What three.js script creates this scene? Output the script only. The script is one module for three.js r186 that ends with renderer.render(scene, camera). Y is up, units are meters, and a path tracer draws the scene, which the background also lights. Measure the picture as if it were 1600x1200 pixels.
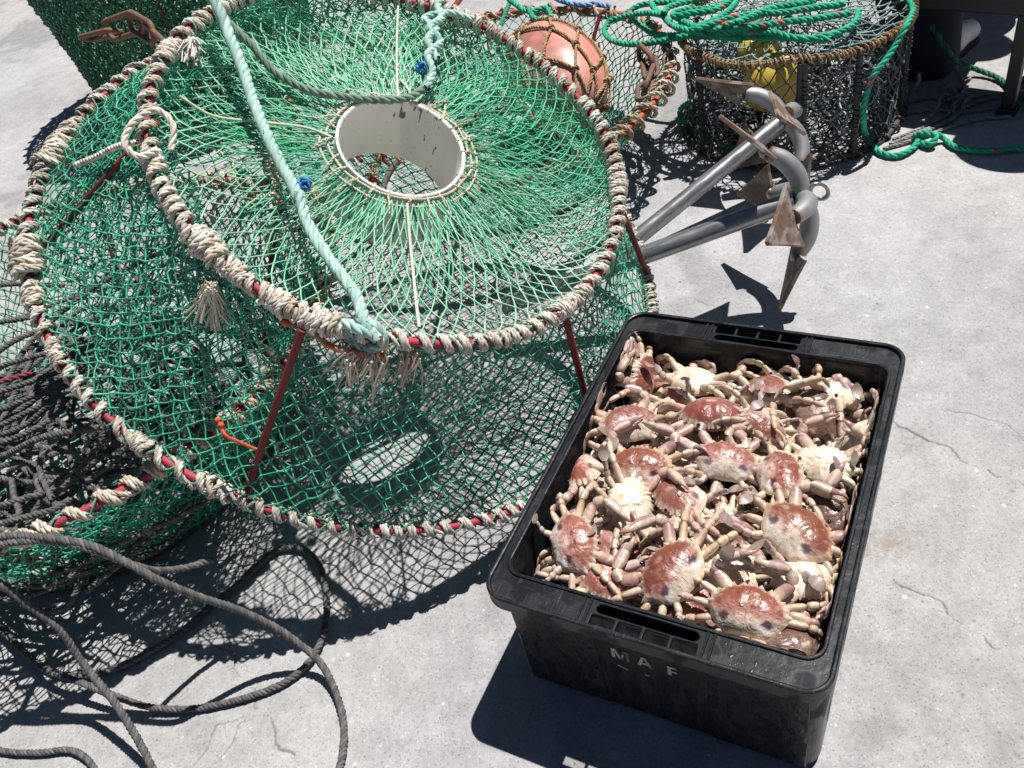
import * as THREE from 'three';
import { mergeGeometries } from 'three/addons/utils/BufferGeometryUtils.js';
import { MarchingCubes } from 'three/addons/objects/MarchingCubes.js';
import { RoundedBoxGeometry } from 'three/addons/geometries/RoundedBoxGeometry.js';
import { FontLoader } from 'three/addons/loaders/FontLoader.js';
import { TextGeometry } from 'three/addons/geometries/TextGeometry.js';

// ───────────────────────── camera, sky, sun, exposure ─────────────────────────
const scene = new THREE.Scene();
const camera = new THREE.PerspectiveCamera(47.9, 4 / 3, 0.05, 200);
const CAM_H = 1.4105;
camera.position.set(0, CAM_H, 0);
camera.rotation.order = 'YXZ';
camera.rotation.set(THREE.MathUtils.degToRad(-41.87), 0, THREE.MathUtils.degToRad(-15.42));
camera.updateMatrixWorld(true);

const renderer = new THREE.WebGLRenderer({ antialias: true });
renderer.toneMapping = THREE.LinearToneMapping;
renderer.toneMappingExposure = 1.42;
renderer.shadowMap.enabled = true;
renderer.shadowMap.type = THREE.PCFSoftShadowMap;

const SUN = new THREE.Vector3(0.35, 1, -0.2).normalize();
{ // clear blue sky, computed
  const w = 128, h = 64, d = new Float32Array(w * h * 4), dir = new THREE.Vector3();
  for (let j = 0; j < h; j++) for (let i = 0; i < w; i++) {
    const th = (j + .5) / h * Math.PI - Math.PI / 2, ph = ((i + .5) / w - .5) * 2 * Math.PI;
    dir.set(Math.cos(th) * Math.cos(ph), Math.sin(th), Math.cos(th) * Math.sin(ph));
    const y = Math.max(0, dir.y), hz = Math.pow(1 - y, 3), k = 4 * (i + w * j);
    const g = Math.pow(Math.max(0, dir.dot(SUN)), 10) * .5;
    d[k] = .13 + .40 * hz + g; d[k + 1] = .25 + .42 * hz + g * .95; d[k + 2] = .56 + .30 * hz + g * .85; d[k + 3] = 1;
    if (dir.y < -.02) { d[k] = .3; d[k + 1] = .29; d[k + 2] = .28; }
  }
  const t = new THREE.DataTexture(d, w, h, THREE.RGBAFormat, THREE.FloatType);
  t.mapping = THREE.EquirectangularReflectionMapping; t.magFilter = t.minFilter = THREE.LinearFilter; t.needsUpdate = true;
  scene.background = t; scene.environment = t;
  scene.backgroundIntensity = 0.15; scene.environmentIntensity = 0.15;
}
const sun = new THREE.DirectionalLight(new THREE.Color(1, .965, .91), 4.6);
sun.position.copy(SUN).multiplyScalar(12).add(new THREE.Vector3(0, 0, -2)); sun.target.position.set(0, 0, -2);
sun.castShadow = true; sun.shadow.mapSize.set(4096, 4096); sun.shadow.radius = 1;
Object.assign(sun.shadow.camera, { left: -5, right: 5, top: 5, bottom: -5, near: .5, far: 30 });
sun.shadow.bias = -.0004;
scene.add(sun, sun.target);

// ───────────────────────── helpers ─────────────────────────
const V = (x, y, z) => new THREE.Vector3(x, y, z);
const TAU = Math.PI * 2;
function rng(seed) { let s = seed >>> 0; return () => { s = (s + 0x6D2B79F5) >>> 0; let t = s; t = Math.imul(t ^ (t >>> 15), t | 1); t ^= t + Math.imul(t ^ (t >>> 7), t | 61); return ((t ^ (t >>> 14)) >>> 0) / 4294967296; }; }
function hash(x, y, z) { let h = (Math.imul(x | 0, 374761393) + Math.imul(y | 0, 668265263) + Math.imul(z | 0, 2147483647 ^ 0x5bd1e995)) | 0; h = Math.imul(h ^ (h >>> 13), 1274126177); return ((h ^ (h >>> 16)) >>> 0) / 4294967296; }
function vnoise(x, y, z) {
  const X = Math.floor(x), Y = Math.floor(y), Z = Math.floor(z), f = t => t * t * (3 - 2 * t);
  const u = f(x - X), v = f(y - Y), w = f(z - Z), L = (a, b, t) => a + (b - a) * t;
  return L(L(L(hash(X, Y, Z), hash(X + 1, Y, Z), u), L(hash(X, Y + 1, Z), hash(X + 1, Y + 1, Z), u), v), L(L(hash(X, Y, Z + 1), hash(X + 1, Y, Z + 1), u), L(hash(X, Y + 1, Z + 1), hash(X + 1, Y + 1, Z + 1), u), v), w);
}
const mixc = (a, b, t) => [a[0] + (b[0] - a[0]) * t, a[1] + (b[1] - a[1]) * t, a[2] + (b[2] - a[2]) * t];
const mulc = (a, k) => [a[0] * k, a[1] * k, a[2] * k];
const clamp = (x, a = 0, b = 1) => Math.min(b, Math.max(a, x));
const sm = (a, b, x) => { const t = clamp((x - a) / (b - a)); return t * t * (3 - 2 * t); };
// survey of the yard: a point of the photograph (1600 x 1200) at height h above the ground
const FPX = 600 / Math.tan(THREE.MathUtils.degToRad(47.9 / 2));
const dirOf = (px, py) => V((px - 800) / FPX, -(py - 600) / FPX, -1).applyQuaternion(camera.quaternion);
function at(px, py, h = 0) { const d = dirOf(px, py), t = (h - CAM_H) / d.y; return V(d.x * t, h, d.z * t); }
const used = {};
function numbered(n) { const k = used[n] = (used[n] ?? -1) + 1; return k ? n + '_' + String(k).padStart(3, '0') : n; }
function tag(o, label, category, group, kind) { o.userData = { label, category }; if (group) o.userData.group = group; if (kind) o.userData.kind = kind; return o; }
function thing(name, label, category, group) { const g = new THREE.Group(); g.name = numbered(name); scene.add(g); return tag(g, label, category, group); }
function mesh(name, geo, mat, parent) {
  const m = new THREE.Mesh(geo, mat); m.name = parent ? name : numbered(name); m.castShadow = m.receiveShadow = true;
  (parent || scene).add(m); return m;
}
// mesh builder: tubes, twines and limbs gathered into one BufferGeometry with vertex colours
class MB {
  constructor() { this.p = []; this.n = []; this.c = []; this.i = []; }
  get count() { return this.p.length / 3; }
  vert(p, n, c) { this.p.push(p.x, p.y, p.z); this.n.push(n.x, n.y, n.z); this.c.push(c[0], c[1], c[2]); }
  // tube along points; r number or function(i); col array or function(i)
  tube(pts, r, sides = 6, col = [1, 1, 1], closed = false, cap = false, flat = 1, flatDir = null) {
    const n = pts.length, t = V(), nn = V(), b = V(), prev = V(), q = V(), base = this.count;
    const a = V(), bb = V();
    for (let i = 0; i < n; i++) {
      const A = pts[closed ? (i - 1 + n) % n : Math.max(0, i - 1)], B = pts[closed ? (i + 1) % n : Math.min(n - 1, i + 1)];
      t.subVectors(B, A).normalize();
      if (i === 0) { if (flatDir) nn.copy(flatDir); else nn.set(Math.abs(t.y) < .9 ? 0 : 1, Math.abs(t.y) < .9 ? 1 : 0, 0); }
      else nn.copy(prev);
      nn.addScaledVector(t, -nn.dot(t)).normalize(); b.crossVectors(t, nn); prev.copy(nn);
      const R = typeof r === 'function' ? r(i) : r, c = typeof col === 'function' ? col(i) : col;
      for (let k = 0; k < sides; k++) {
        const an = k / sides * TAU, ca = Math.cos(an), sa = Math.sin(an);
        a.copy(nn).multiplyScalar(ca * R * flat).addScaledVector(b, sa * R).add(pts[i]);
        bb.copy(nn).multiplyScalar(ca).addScaledVector(b, sa * flat).normalize();
        this.vert(a, bb, c);
      }
    }
    const m = closed ? n : n - 1;
    for (let i = 0; i < m; i++) for (let k = 0; k < sides; k++) {
      const k2 = (k + 1) % sides, i2 = (i + 1) % n, A = base + i * sides + k, B = base + i * sides + k2, C = base + i2 * sides + k, D = base + i2 * sides + k2;
      this.i.push(A, B, C, B, D, C);
    }
    if (cap && !closed) for (const e of [0, n - 1]) {
      const c = typeof col === 'function' ? col(e) : col, d = V().subVectors(pts[e], pts[e ? n - 2 : 1]).normalize(), c0 = this.count;
      this.vert(pts[e], d, c);
      for (let k = 0; k < sides; k++) { const o = (base + e * sides + k) * 3; this.vert(q.set(this.p[o], this.p[o + 1], this.p[o + 2]), d, c); }
      for (let k = 0; k < sides; k++) { const A = c0 + 1 + k, B = c0 + 1 + (k + 1) % sides; e ? this.i.push(c0, A, B) : this.i.push(c0, B, A); }
    }
    return this;
  }
  knot(p, r, c) {
    const s = this.count, D = [V(1, 0, 0), V(-1, 0, 0), V(0, 1, 0), V(0, -1, 0), V(0, 0, 1), V(0, 0, -1)];
    for (const d of D) this.vert(V().copy(d).multiplyScalar(r).add(p), d, c);
    for (const [x, y, z] of [[0, 2, 4], [2, 1, 4], [1, 3, 4], [3, 0, 4], [2, 0, 5], [1, 2, 5], [3, 1, 5], [0, 3, 5]]) this.i.push(s + x, s + y, s + z);
  }
  geo() {
    const g = new THREE.BufferGeometry();
    g.setAttribute('position', new THREE.Float32BufferAttribute(this.p, 3)); g.setAttribute('normal', new THREE.Float32BufferAttribute(this.n, 3));
    g.setAttribute('color', new THREE.Float32BufferAttribute(this.c, 3)); g.setIndex(this.i); return g;
  }
  build(name, mat, parent) { return mesh(name, this.geo(), mat, parent); }
}
// evenly spaced points along a smooth curve through control points
function smooth(ctrl, step, closed = false) {
  const c = new THREE.CatmullRomCurve3(ctrl, closed, 'centripetal'); c.arcLengthDivisions = Math.max(200, ctrl.length * 12);
  const n = Math.max(4, Math.round(c.getLength() / step)); const p = c.getSpacedPoints(n); if (closed) p.pop(); return p;
}
// three-strand laid rope
function rope(mb, ctrl, R, o = {}) {
  const pitch = o.pitch ?? R * 7, step = pitch / (o.seg ?? 8), pts = o.raw ? ctrl : smooth(ctrl, step, o.closed);
  const n = pts.length, N = [], B = [], t = V(), nn = V(1, .2, .1), sides = o.sides ?? 5, strands = o.strands ?? 3, seed = o.seed ?? 1;
  let S = 0; const ss = [];
  for (let i = 0; i < n; i++) {
    t.subVectors(pts[Math.min(n - 1, i + 1)], pts[Math.max(0, i - 1)]).normalize();
    if (i === 0 && Math.abs(nn.dot(t)) > .95) nn.set(0, 1, 0);
    nn.addScaledVector(t, -nn.dot(t)).normalize(); N.push(nn.clone()); B.push(V().crossVectors(t, nn));
    if (i) S += pts[i].distanceTo(pts[i - 1]); ss.push(S);
  }
  for (let k = 0; k < strands; k++) {
    const path = pts.map((p, i) => { const a = (ss[i] + pitch * .5 * vnoise(ss[i] / pitch * .35, seed, 6)) / pitch * TAU + k / strands * TAU, e = R * (.42 + .16 * vnoise(ss[i] / pitch * .6, seed, 3 + k)); return V().copy(p).addScaledVector(N[i], Math.cos(a) * e).addScaledVector(B[i], Math.sin(a) * e); });
    const base = o.colors ? o.colors[k % o.colors.length] : o.color ?? [.5, .45, .36];
    mb.tube(path, i => R * (.50 + .13 * vnoise(ss[i] / pitch * .9, seed + k, 4)), sides, i => {
      let c = mulc(base, .78 + .44 * vnoise(ss[i] * 55 + seed * 7.3, k * 9.1, seed));
      if (o.fleck && vnoise(ss[i] * o.fleckF + seed * 3, k * 5.5 + .5, 3.3) > o.fleckT) c = o.fleck;
      if (o.stain) c = mixc(c, o.stain, sm(.45, .75, vnoise(ss[i] * 9, seed * 2.1, .7)) * .6);
      return c;
    });
  }
  if (o.fuzz) { const Rf = rng(seed * 77 + 5), cf = o.colors ? o.colors[0] : o.color; for (let i = 2; i < n - 2; i++) if (Rf() < o.fuzz) { const a = Rf() * TAU, u = V().copy(N[i]).multiplyScalar(Math.cos(a)).addScaledVector(B[i], Math.sin(a)), p0 = pts[i].clone().addScaledVector(u, R * .85), tt = V().subVectors(pts[i + 1], pts[i]).normalize(), p1 = p0.clone().addScaledVector(u, R * .35).addScaledVector(tt, (Rf() - .5) * R * 1.5), p2 = p1.clone().addScaledVector(u, (Rf() - .2) * R * .7).addScaledVector(tt, (Rf() - .5) * R * 2); mb.tube([p0, p1, p2], .00035 + Rf() * .0003, 3, mulc(cf, .9 + Rf() * .4)); } }
  return mb;
}
const M = {
  twine: new THREE.MeshStandardMaterial({ vertexColors: true, roughness: .62 }),
  rope: new THREE.MeshStandardMaterial({ vertexColors: true, roughness: .85 }),
  iron: new THREE.MeshStandardMaterial({ vertexColors: true, roughness: .7, metalness: .1 }),
  shell: null
};
// ───────────────────────── textures ─────────────────────────
function fbm(x, y, z, o = 4) { let a = 0, s = .5, f = 1; for (let i = 0; i < o; i++) { a += s * vnoise(x * f, y * f, z + i * 7.7); s *= .5; f *= 2.03; } return a; }
function tex(size, fn, srgb, repeat = true) {
  const d = new Uint8Array(size * size * 4);
  for (let j = 0; j < size; j++) for (let i = 0; i < size; i++) { const c = fn(i / size, j / size, i, j), k = 4 * (j * size + i); d[k] = clamp(c[0]) * 255; d[k + 1] = clamp(c[1]) * 255; d[k + 2] = clamp(c[2]) * 255; d[k + 3] = 255; }
  const t = new THREE.DataTexture(d, size, size); if (repeat) t.wrapS = t.wrapT = THREE.RepeatWrapping;
  t.magFilter = THREE.LinearFilter; t.minFilter = THREE.LinearMipmapLinearFilter; t.generateMipmaps = true; t.anisotropy = 8;
  if (srgb) t.colorSpace = THREE.SRGBColorSpace; t.needsUpdate = true; return t;
}
// ───────────────────────── concrete yard ─────────────────────────
{
  const S = 2048, TILE = 3.2, hgt = new Float32Array(S * S).fill(0), dark = new Float32Array(S * S), white = new Float32Array(S * S), rust = new Float32Array(S * S);
  const R = rng(11), wrap = x => ((x % S) + S) % S;
  const dot = (arr, x, y, r, v, set) => { const q = Math.ceil(r); for (let j = -q; j <= q; j++) for (let i = -q; i <= q; i++) { const dd = Math.hypot(i, j); if (dd <= r) { const k = wrap(Math.round(y) + j) * S + wrap(Math.round(x) + i); const e = v * Math.min(1, (r - dd) + .4); arr[k] = set ? Math.max(arr[k], e) : arr[k] + e; } } };
  const toT = p => [p.x / TILE * S, -p.z / TILE * S];
  const crack = (P, w, v) => { // jagged hairline
    for (let s = 0; s < P.length - 1; s++) {
      const [x0, y0] = toT(P[s]), [x1, y1] = toT(P[s + 1]), L = Math.hypot(x1 - x0, y1 - y0), n = Math.ceil(L * 1.5);
      for (let i = 0; i <= n; i++) {
        const t = i / n, env = Math.sin(t * Math.PI), ox = (fbm(t * L / 40 + s * 9, s * 3.1, 5, 4) - .47) * 40 * env, oy = (fbm(t * L / 40 + s * 9, s * 3.1 + 40, 9, 4) - .47) * 40 * env;
        const g = vnoise(t * L / 26, s * 7.7, 2); if (g < .24) continue;
        dot(dark, x0 + (x1 - x0) * t + ox, y0 + (y1 - y0) * t + oy, w * (.5 + g * .8), v * (.5 + .5 * g), true);
        dot(hgt, x0 + (x1 - x0) * t + ox, y0 + (y1 - y0) * t + oy, w * (.5 + g * .8), -.1);
      }
    }
  };
  crack([at(1392, 655), at(1450, 690), at(1500, 720), at(1545, 735), at(1600, 760), at(1680, 800)], 1.3, .8);
  crack([at(1395, 905), at(1440, 930), at(1480, 960), at(1540, 1000), at(1600, 1030)], 1.2, .8);
  crack([at(300, 1010), at(345, 1015), at(365, 1045), at(400, 1090), at(410, 1120), at(430, 1145), at(460, 1180)], 1.2, .7);
  crack([at(400, 1120), at(370, 1140), at(340, 1190)], 1, .6);
  crack([at(1085, 465), at(1110, 478), at(1140, 492)], 1, .7);
  crack([at(380, 1120), at(330, 1150), at(300, 1200)], 1, .6);
  crack([at(1480, 640), at(1540, 655), at(1600, 690)], 1, .6);
  for (let k = 0; k < 2600; k++) dot(dark, R() * S, R() * S, .5 + R() * R() * 2.2, .25 + R() * .45, true);       // pits
  for (let k = 0; k < 200; k++) { let x = R() * S, y = R() * S, a = R() * TAU; for (let i = 0; i < 3 + R() * 12; i++) { dot(dark, x, y, .8, .55, true); a += (R() - .5) * 1.5; x += Math.cos(a) * 1.3; y += Math.sin(a) * 1.3; } }
  for (let k = 0; k < 1500; k++) dot(white, R() * S, R() * S, .5 + R() * R() * 2.6, .5 + R() * .5, true);         // shell grit
  for (let k = 0; k < 14; k++) { const x = R() * S, y = R() * S, r = 8 + R() * 26; for (let i = 0; i < 60; i++) { const a = R() * TAU, q = Math.sqrt(R()) * r; dot(rust, x + Math.cos(a) * q, y + Math.sin(a) * q * .7, 2 + R() * 5, .1); } }
  const dirt = (px, py, rad, n, v) => { const [x, y] = toT(at(px, py)); for (let i = 0; i < n; i++) { const a = R() * TAU, q = Math.pow(R(), .8) * rad; dot(rust, x + Math.cos(a) * q, y + Math.sin(a) * q * .6, .8 + R() * 3.2, v); } };
  dirt(1390, 850, 40, 170, .28); dirt(1420, 700, 30, 70, .2); dirt(1350, 1010, 46, 120, .16); dirt(640, 1080, 60, 120, .14); dirt(1330, 430, 34, 60, .2); dirt(1500, 1100, 70, 120, .12); dirt(60, 180, 60, 90, .14);
  // tileable fbm by blending on a torus of value noise
  const P = 32, tn = (u, v, f, z) => { // periodic value noise
    const X = u * f, Y = v * f, xi = Math.floor(X), yi = Math.floor(Y), s = t => t * t * (3 - 2 * t), a = s(X - xi), b = s(Y - yi), h = (i, j) => hash(((i % f) + f) % f, ((j % f) + f) % f, z);
    return (h(xi, yi) * (1 - a) + h(xi + 1, yi) * a) * (1 - b) + (h(xi, yi + 1) * (1 - a) + h(xi + 1, yi + 1) * a) * b;
  };
  const map = tex(S, (u, v, i, j) => {
    const k = j * S + i, big = tn(u, v, 5, 1) * .5 + tn(u, v, 13, 2) * .3 + tn(u, v, 29, 3) * .2, mid = tn(u, v, 90, 4), fine = tn(u, v, 420, 5), gr = hash(i, j, 3);
    let l = .622 + (big - .5) * .10 + (mid - .5) * .05 + (fine - .5) * .065 + (gr - .5) * .065;
    if (fine > .80) l -= (fine - .80) * .5; if (gr > .985) l += .10; if (gr < .018) l -= .16;
    let c = mixc([l * 1.000, l * .994, l * 1.014], [l * 1.012, l, l * .994], tn(u, v, 4, 17));
    c = mixc(c, [.50, .43, .37], clamp(rust[k]) * .45);
    const st = sm(.60, .74, tn(u, v, 7, 9) * .6 + tn(u, v, 40, 10) * .4); c = mixc(c, mulc(c, .90), st);
    c = mixc(c, [.18, .17, .165], clamp(dark[k]) * .62); c = mixc(c, [.93, .92, .90], clamp(white[k]) * .8);
    return c;
  }, true);
  const bump = tex(1024, (u, v, i, j) => { const k = (j * 2) * S + i * 2; const h = .55 + (tn(u, v, 40, 21) - .5) * .25 + (tn(u, v, 200, 22) - .5) * .25 + (tn(u, v, 500, 24) - .5) * .3 + hgt[k] * 2 - clamp(dark[k]) * .35 + clamp(white[k]) * .3; return [h, h, h]; });
  const g = new THREE.PlaneGeometry(120, 120, 1, 1); g.rotateX(-Math.PI / 2);
  const uv = g.attributes.uv, ps = g.attributes.position; for (let i = 0; i < uv.count; i++) uv.setXY(i, ps.getX(i) / TILE, -ps.getZ(i) / TILE);
  const m = new THREE.MeshStandardMaterial({ map, bumpMap: bump, bumpScale: .0022, roughness: .93 });
  const o = mesh('ground', g, m); o.userData = { label: 'sunlit pale concrete yard with hairline cracks and grit', kind: 'structure' };
}
// ───────────────────────── netting ─────────────────────────
const GREEN = [.035, .30, .19], PALE = [.20, .50, .37], DEEP = [.012, .13, .085];
// diamond net on a surface f(u, v): u in [0,1) around, v in [0,1] down
function netAround(mb, f, nu, nv, r, o = {}) {
  const R = rng(o.seed ?? 5), nodes = [], jit = o.jit ?? .004, u0 = o.u0 ?? 0, u1 = o.u1 ?? 1, wrapU = !(o.u0 != null);
  for (let j = 0; j <= nv; j++) { const row = []; for (let i = 0; i < nu; i++) {
    const e = j === 0 || j === nv ? .25 : 1, p = f(u0 + (u1 - u0) * (i + (j & 1) * .5) / nu, j / nv);
    p.x += (R() - .5) * 2 * jit * e; p.y += (R() - .5) * 2 * jit * e; p.z += (R() - .5) * 2 * jit * e; row.push(p);
  } nodes.push(row); }
  const c1 = o.c1 ?? GREEN, c2 = o.c2 ?? PALE, col = p => { const t = clamp((fbm(p.x * 5 + (o.seed ?? 0), p.y * 5, p.z * 5, 3) - .25) * 2.2 + (R() - .5) * .5); return mulc(mixc(c1, c2, t), .8 + R() * .4); };
  for (let j = 0; j < nv; j++) for (let i = 0; i < nu; i++) for (const s of [0, 1]) {
    let k = (j & 1) ? i + s : i - 1 + s; if (!wrapU && (k < 0 || k >= nu)) continue; k = (k + nu) % nu;
    if (o.gap && R() < o.gap) continue;
    const a = nodes[j][i], b = nodes[j + 1][k], m = V().addVectors(a, b).multiplyScalar(.5), L = a.distanceTo(b), sag = (o.sag ?? .12) * L;
    m.x += (R() - .5) * sag; m.z += (R() - .5) * sag; m.y += (R() - .7) * sag;
    const c = col(m), rr = r * (.8 + R() * .4); mb.tube([a, m, b], rr, 4, i => i === 1 ? c : mulc(c, .9));
  }
  for (let j = 0; j <= nv; j++) for (let i = 0; i < nu; i++) mb.knot(nodes[j][i], r * 2.4, mulc(col(nodes[j][i]), 1));
  return mb;
}
// flat diamond net clipped to a disc
function netDisc(mb, rad, cell, r, yf, o = {}) {
  const R = rng(o.seed ?? 9), n = Math.ceil(rad / cell) + 1, c1 = o.c1 ?? GREEN, c2 = o.c2 ?? PALE, J = (o.jit ?? .004), rot = o.rot ?? .3, P = {};
  const node = (i, j) => P[i + ',' + j] ??= (() => { const x = (i + j) * cell * .5, z = (i - j) * cell * .5 * (o.asp ?? 1), X = x * Math.cos(rot) - z * Math.sin(rot), Z = x * Math.sin(rot) + z * Math.cos(rot), px = X + (R() - .5) * 2 * J, pz = Z + (R() - .5) * 2 * J; return V(px, yf(px, pz) + (R() - .5) * J, pz); })();
  const inn = p => Math.hypot(p.x, p.z) < rad && Math.hypot(p.x, p.z) > (o.hole ?? 0);
  const K = n * 3;
  for (let i = -K; i <= K; i++) for (let j = -K; j <= K; j++) {
    const a = node(i, j); if (!inn(a)) continue;
    for (const b of [node(i + 1, j), node(i, j + 1)]) if (inn(b)) { const m = V().addVectors(a, b).multiplyScalar(.5); m.y -= R() * cell * .12; const c = mulc(mixc(c1, c2, clamp(fbm(a.x * 6, a.z * 6, 3, 3) * 1.6 - .3)), .75 + R() * .5); mb.tube([a, m, b], r * (.8 + R() * .4), 4, c); }
    mb.knot(a, r * 2.1, c1);
  }
  return mb;
}
const SAND = [.56, .49, .39], SAND2 = [.47, .39, .29], WHITE = [.68, .64, .56], RED = [.36, .035, .06], DKRED = [.16, .02, .022];
// a hoop of red pipe, wound with laid rope
function hoop(parent, name, r, y, o = {}) {
  const wob = a => 1 + .010 * Math.sin(a * 2 + 1) + .007 * Math.sin(a * 3 + (o.seed ?? 0)), yw = a => .006 * Math.sin(a * 3 + 2) + .004 * Math.sin(a * 7 + (o.seed ?? 0)), tr = o.tr ?? .0095;
  const P = a => V(Math.cos(a) * r * wob(a), y + yw(a), Math.sin(a) * r * wob(a));
  const pipe = new MB(), pts = []; for (let i = 0; i < 160; i++) pts.push(P(i / 160 * TAU));
  const pc = o.pipe ?? RED; pipe.tube(pts, tr, 8, i => mulc(pc, .8 + .5 * vnoise(i * .3, 1, o.seed ?? 0)), true);
  pipe.build(name, M.iron, parent);
  const wound = (rr, turns, gapN, colors, seed, dir = 1, lumps = 0) => {
    // winding angle advances unevenly so that tight wraps alternate with bare pipe
    const R = rng(seed), seg = 26, n = turns * seg, acc = [0]; for (let i = 1; i <= n; i++) { const t = i / n; acc.push(acc[i - 1] + .55 + .8 * vnoise(t * gapN, Math.floor(seed), 1)); }
    const tot = acc[n], pth = [];
    for (let i = 0; i <= n; i++) {
      const a = (acc[i] / tot) * TAU * .998 + seed, ph = dir * i / seg * TAU, lump = lumps * sm(.62, .8, vnoise(i / seg * .13, seed + 4, 2)), d = tr + rr * .85 + lump * (.5 + .5 * vnoise(i / seg * .8, seed, 8)) + .004 * vnoise(i / seg * 1.7, seed, 5);
      const er = V(Math.cos(a), 0, Math.sin(a)), p = P(a).addScaledVector(er, Math.cos(ph) * d).add(V(0, Math.sin(ph) * d, 0)); pth.push(p);
    }
    rope(mbw, pth, rr, { pitch: rr * 6.5, seg: 5, sides: 4, colors, seed, stain: o.stain });
  };
  const mbw = new MB();
  for (const w of o.wraps) wound(...w);
  mbw.build('lashing_rope', M.rope, parent);
  return P;
}
// loose hanks and frayed ends
function tassel(parent, p, dir, len, n, spread, col, seed, r = .0026) {
  const R = rng(seed), mb = new MB();
  for (let k = 0; k < n; k++) {
    const a = p.clone().add(V((R() - .5) * spread * .5, (R() - .5) * .012, (R() - .5) * spread * .5)), d = dir.clone().add(V((R() - .5) * 1.0, (R() - .5) * .5, (R() - .5) * 1.0)).normalize(), L = len * (.5 + R() * .6);
    const b = a.clone().addScaledVector(d, L * .5).add(V((R() - .5) * .01, -.003, (R() - .5) * .01)), c = a.clone().addScaledVector(d, L).add(V((R() - .5) * .02, -.012, (R() - .5) * .02));
    const cc = mulc(col, .7 + R() * .55); mb.tube([a, b, c], r * (.7 + R() * .6), 4, cc, false, true);
  }
  return mb.build('frayed_rope_end', M.rope, parent);
}

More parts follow.
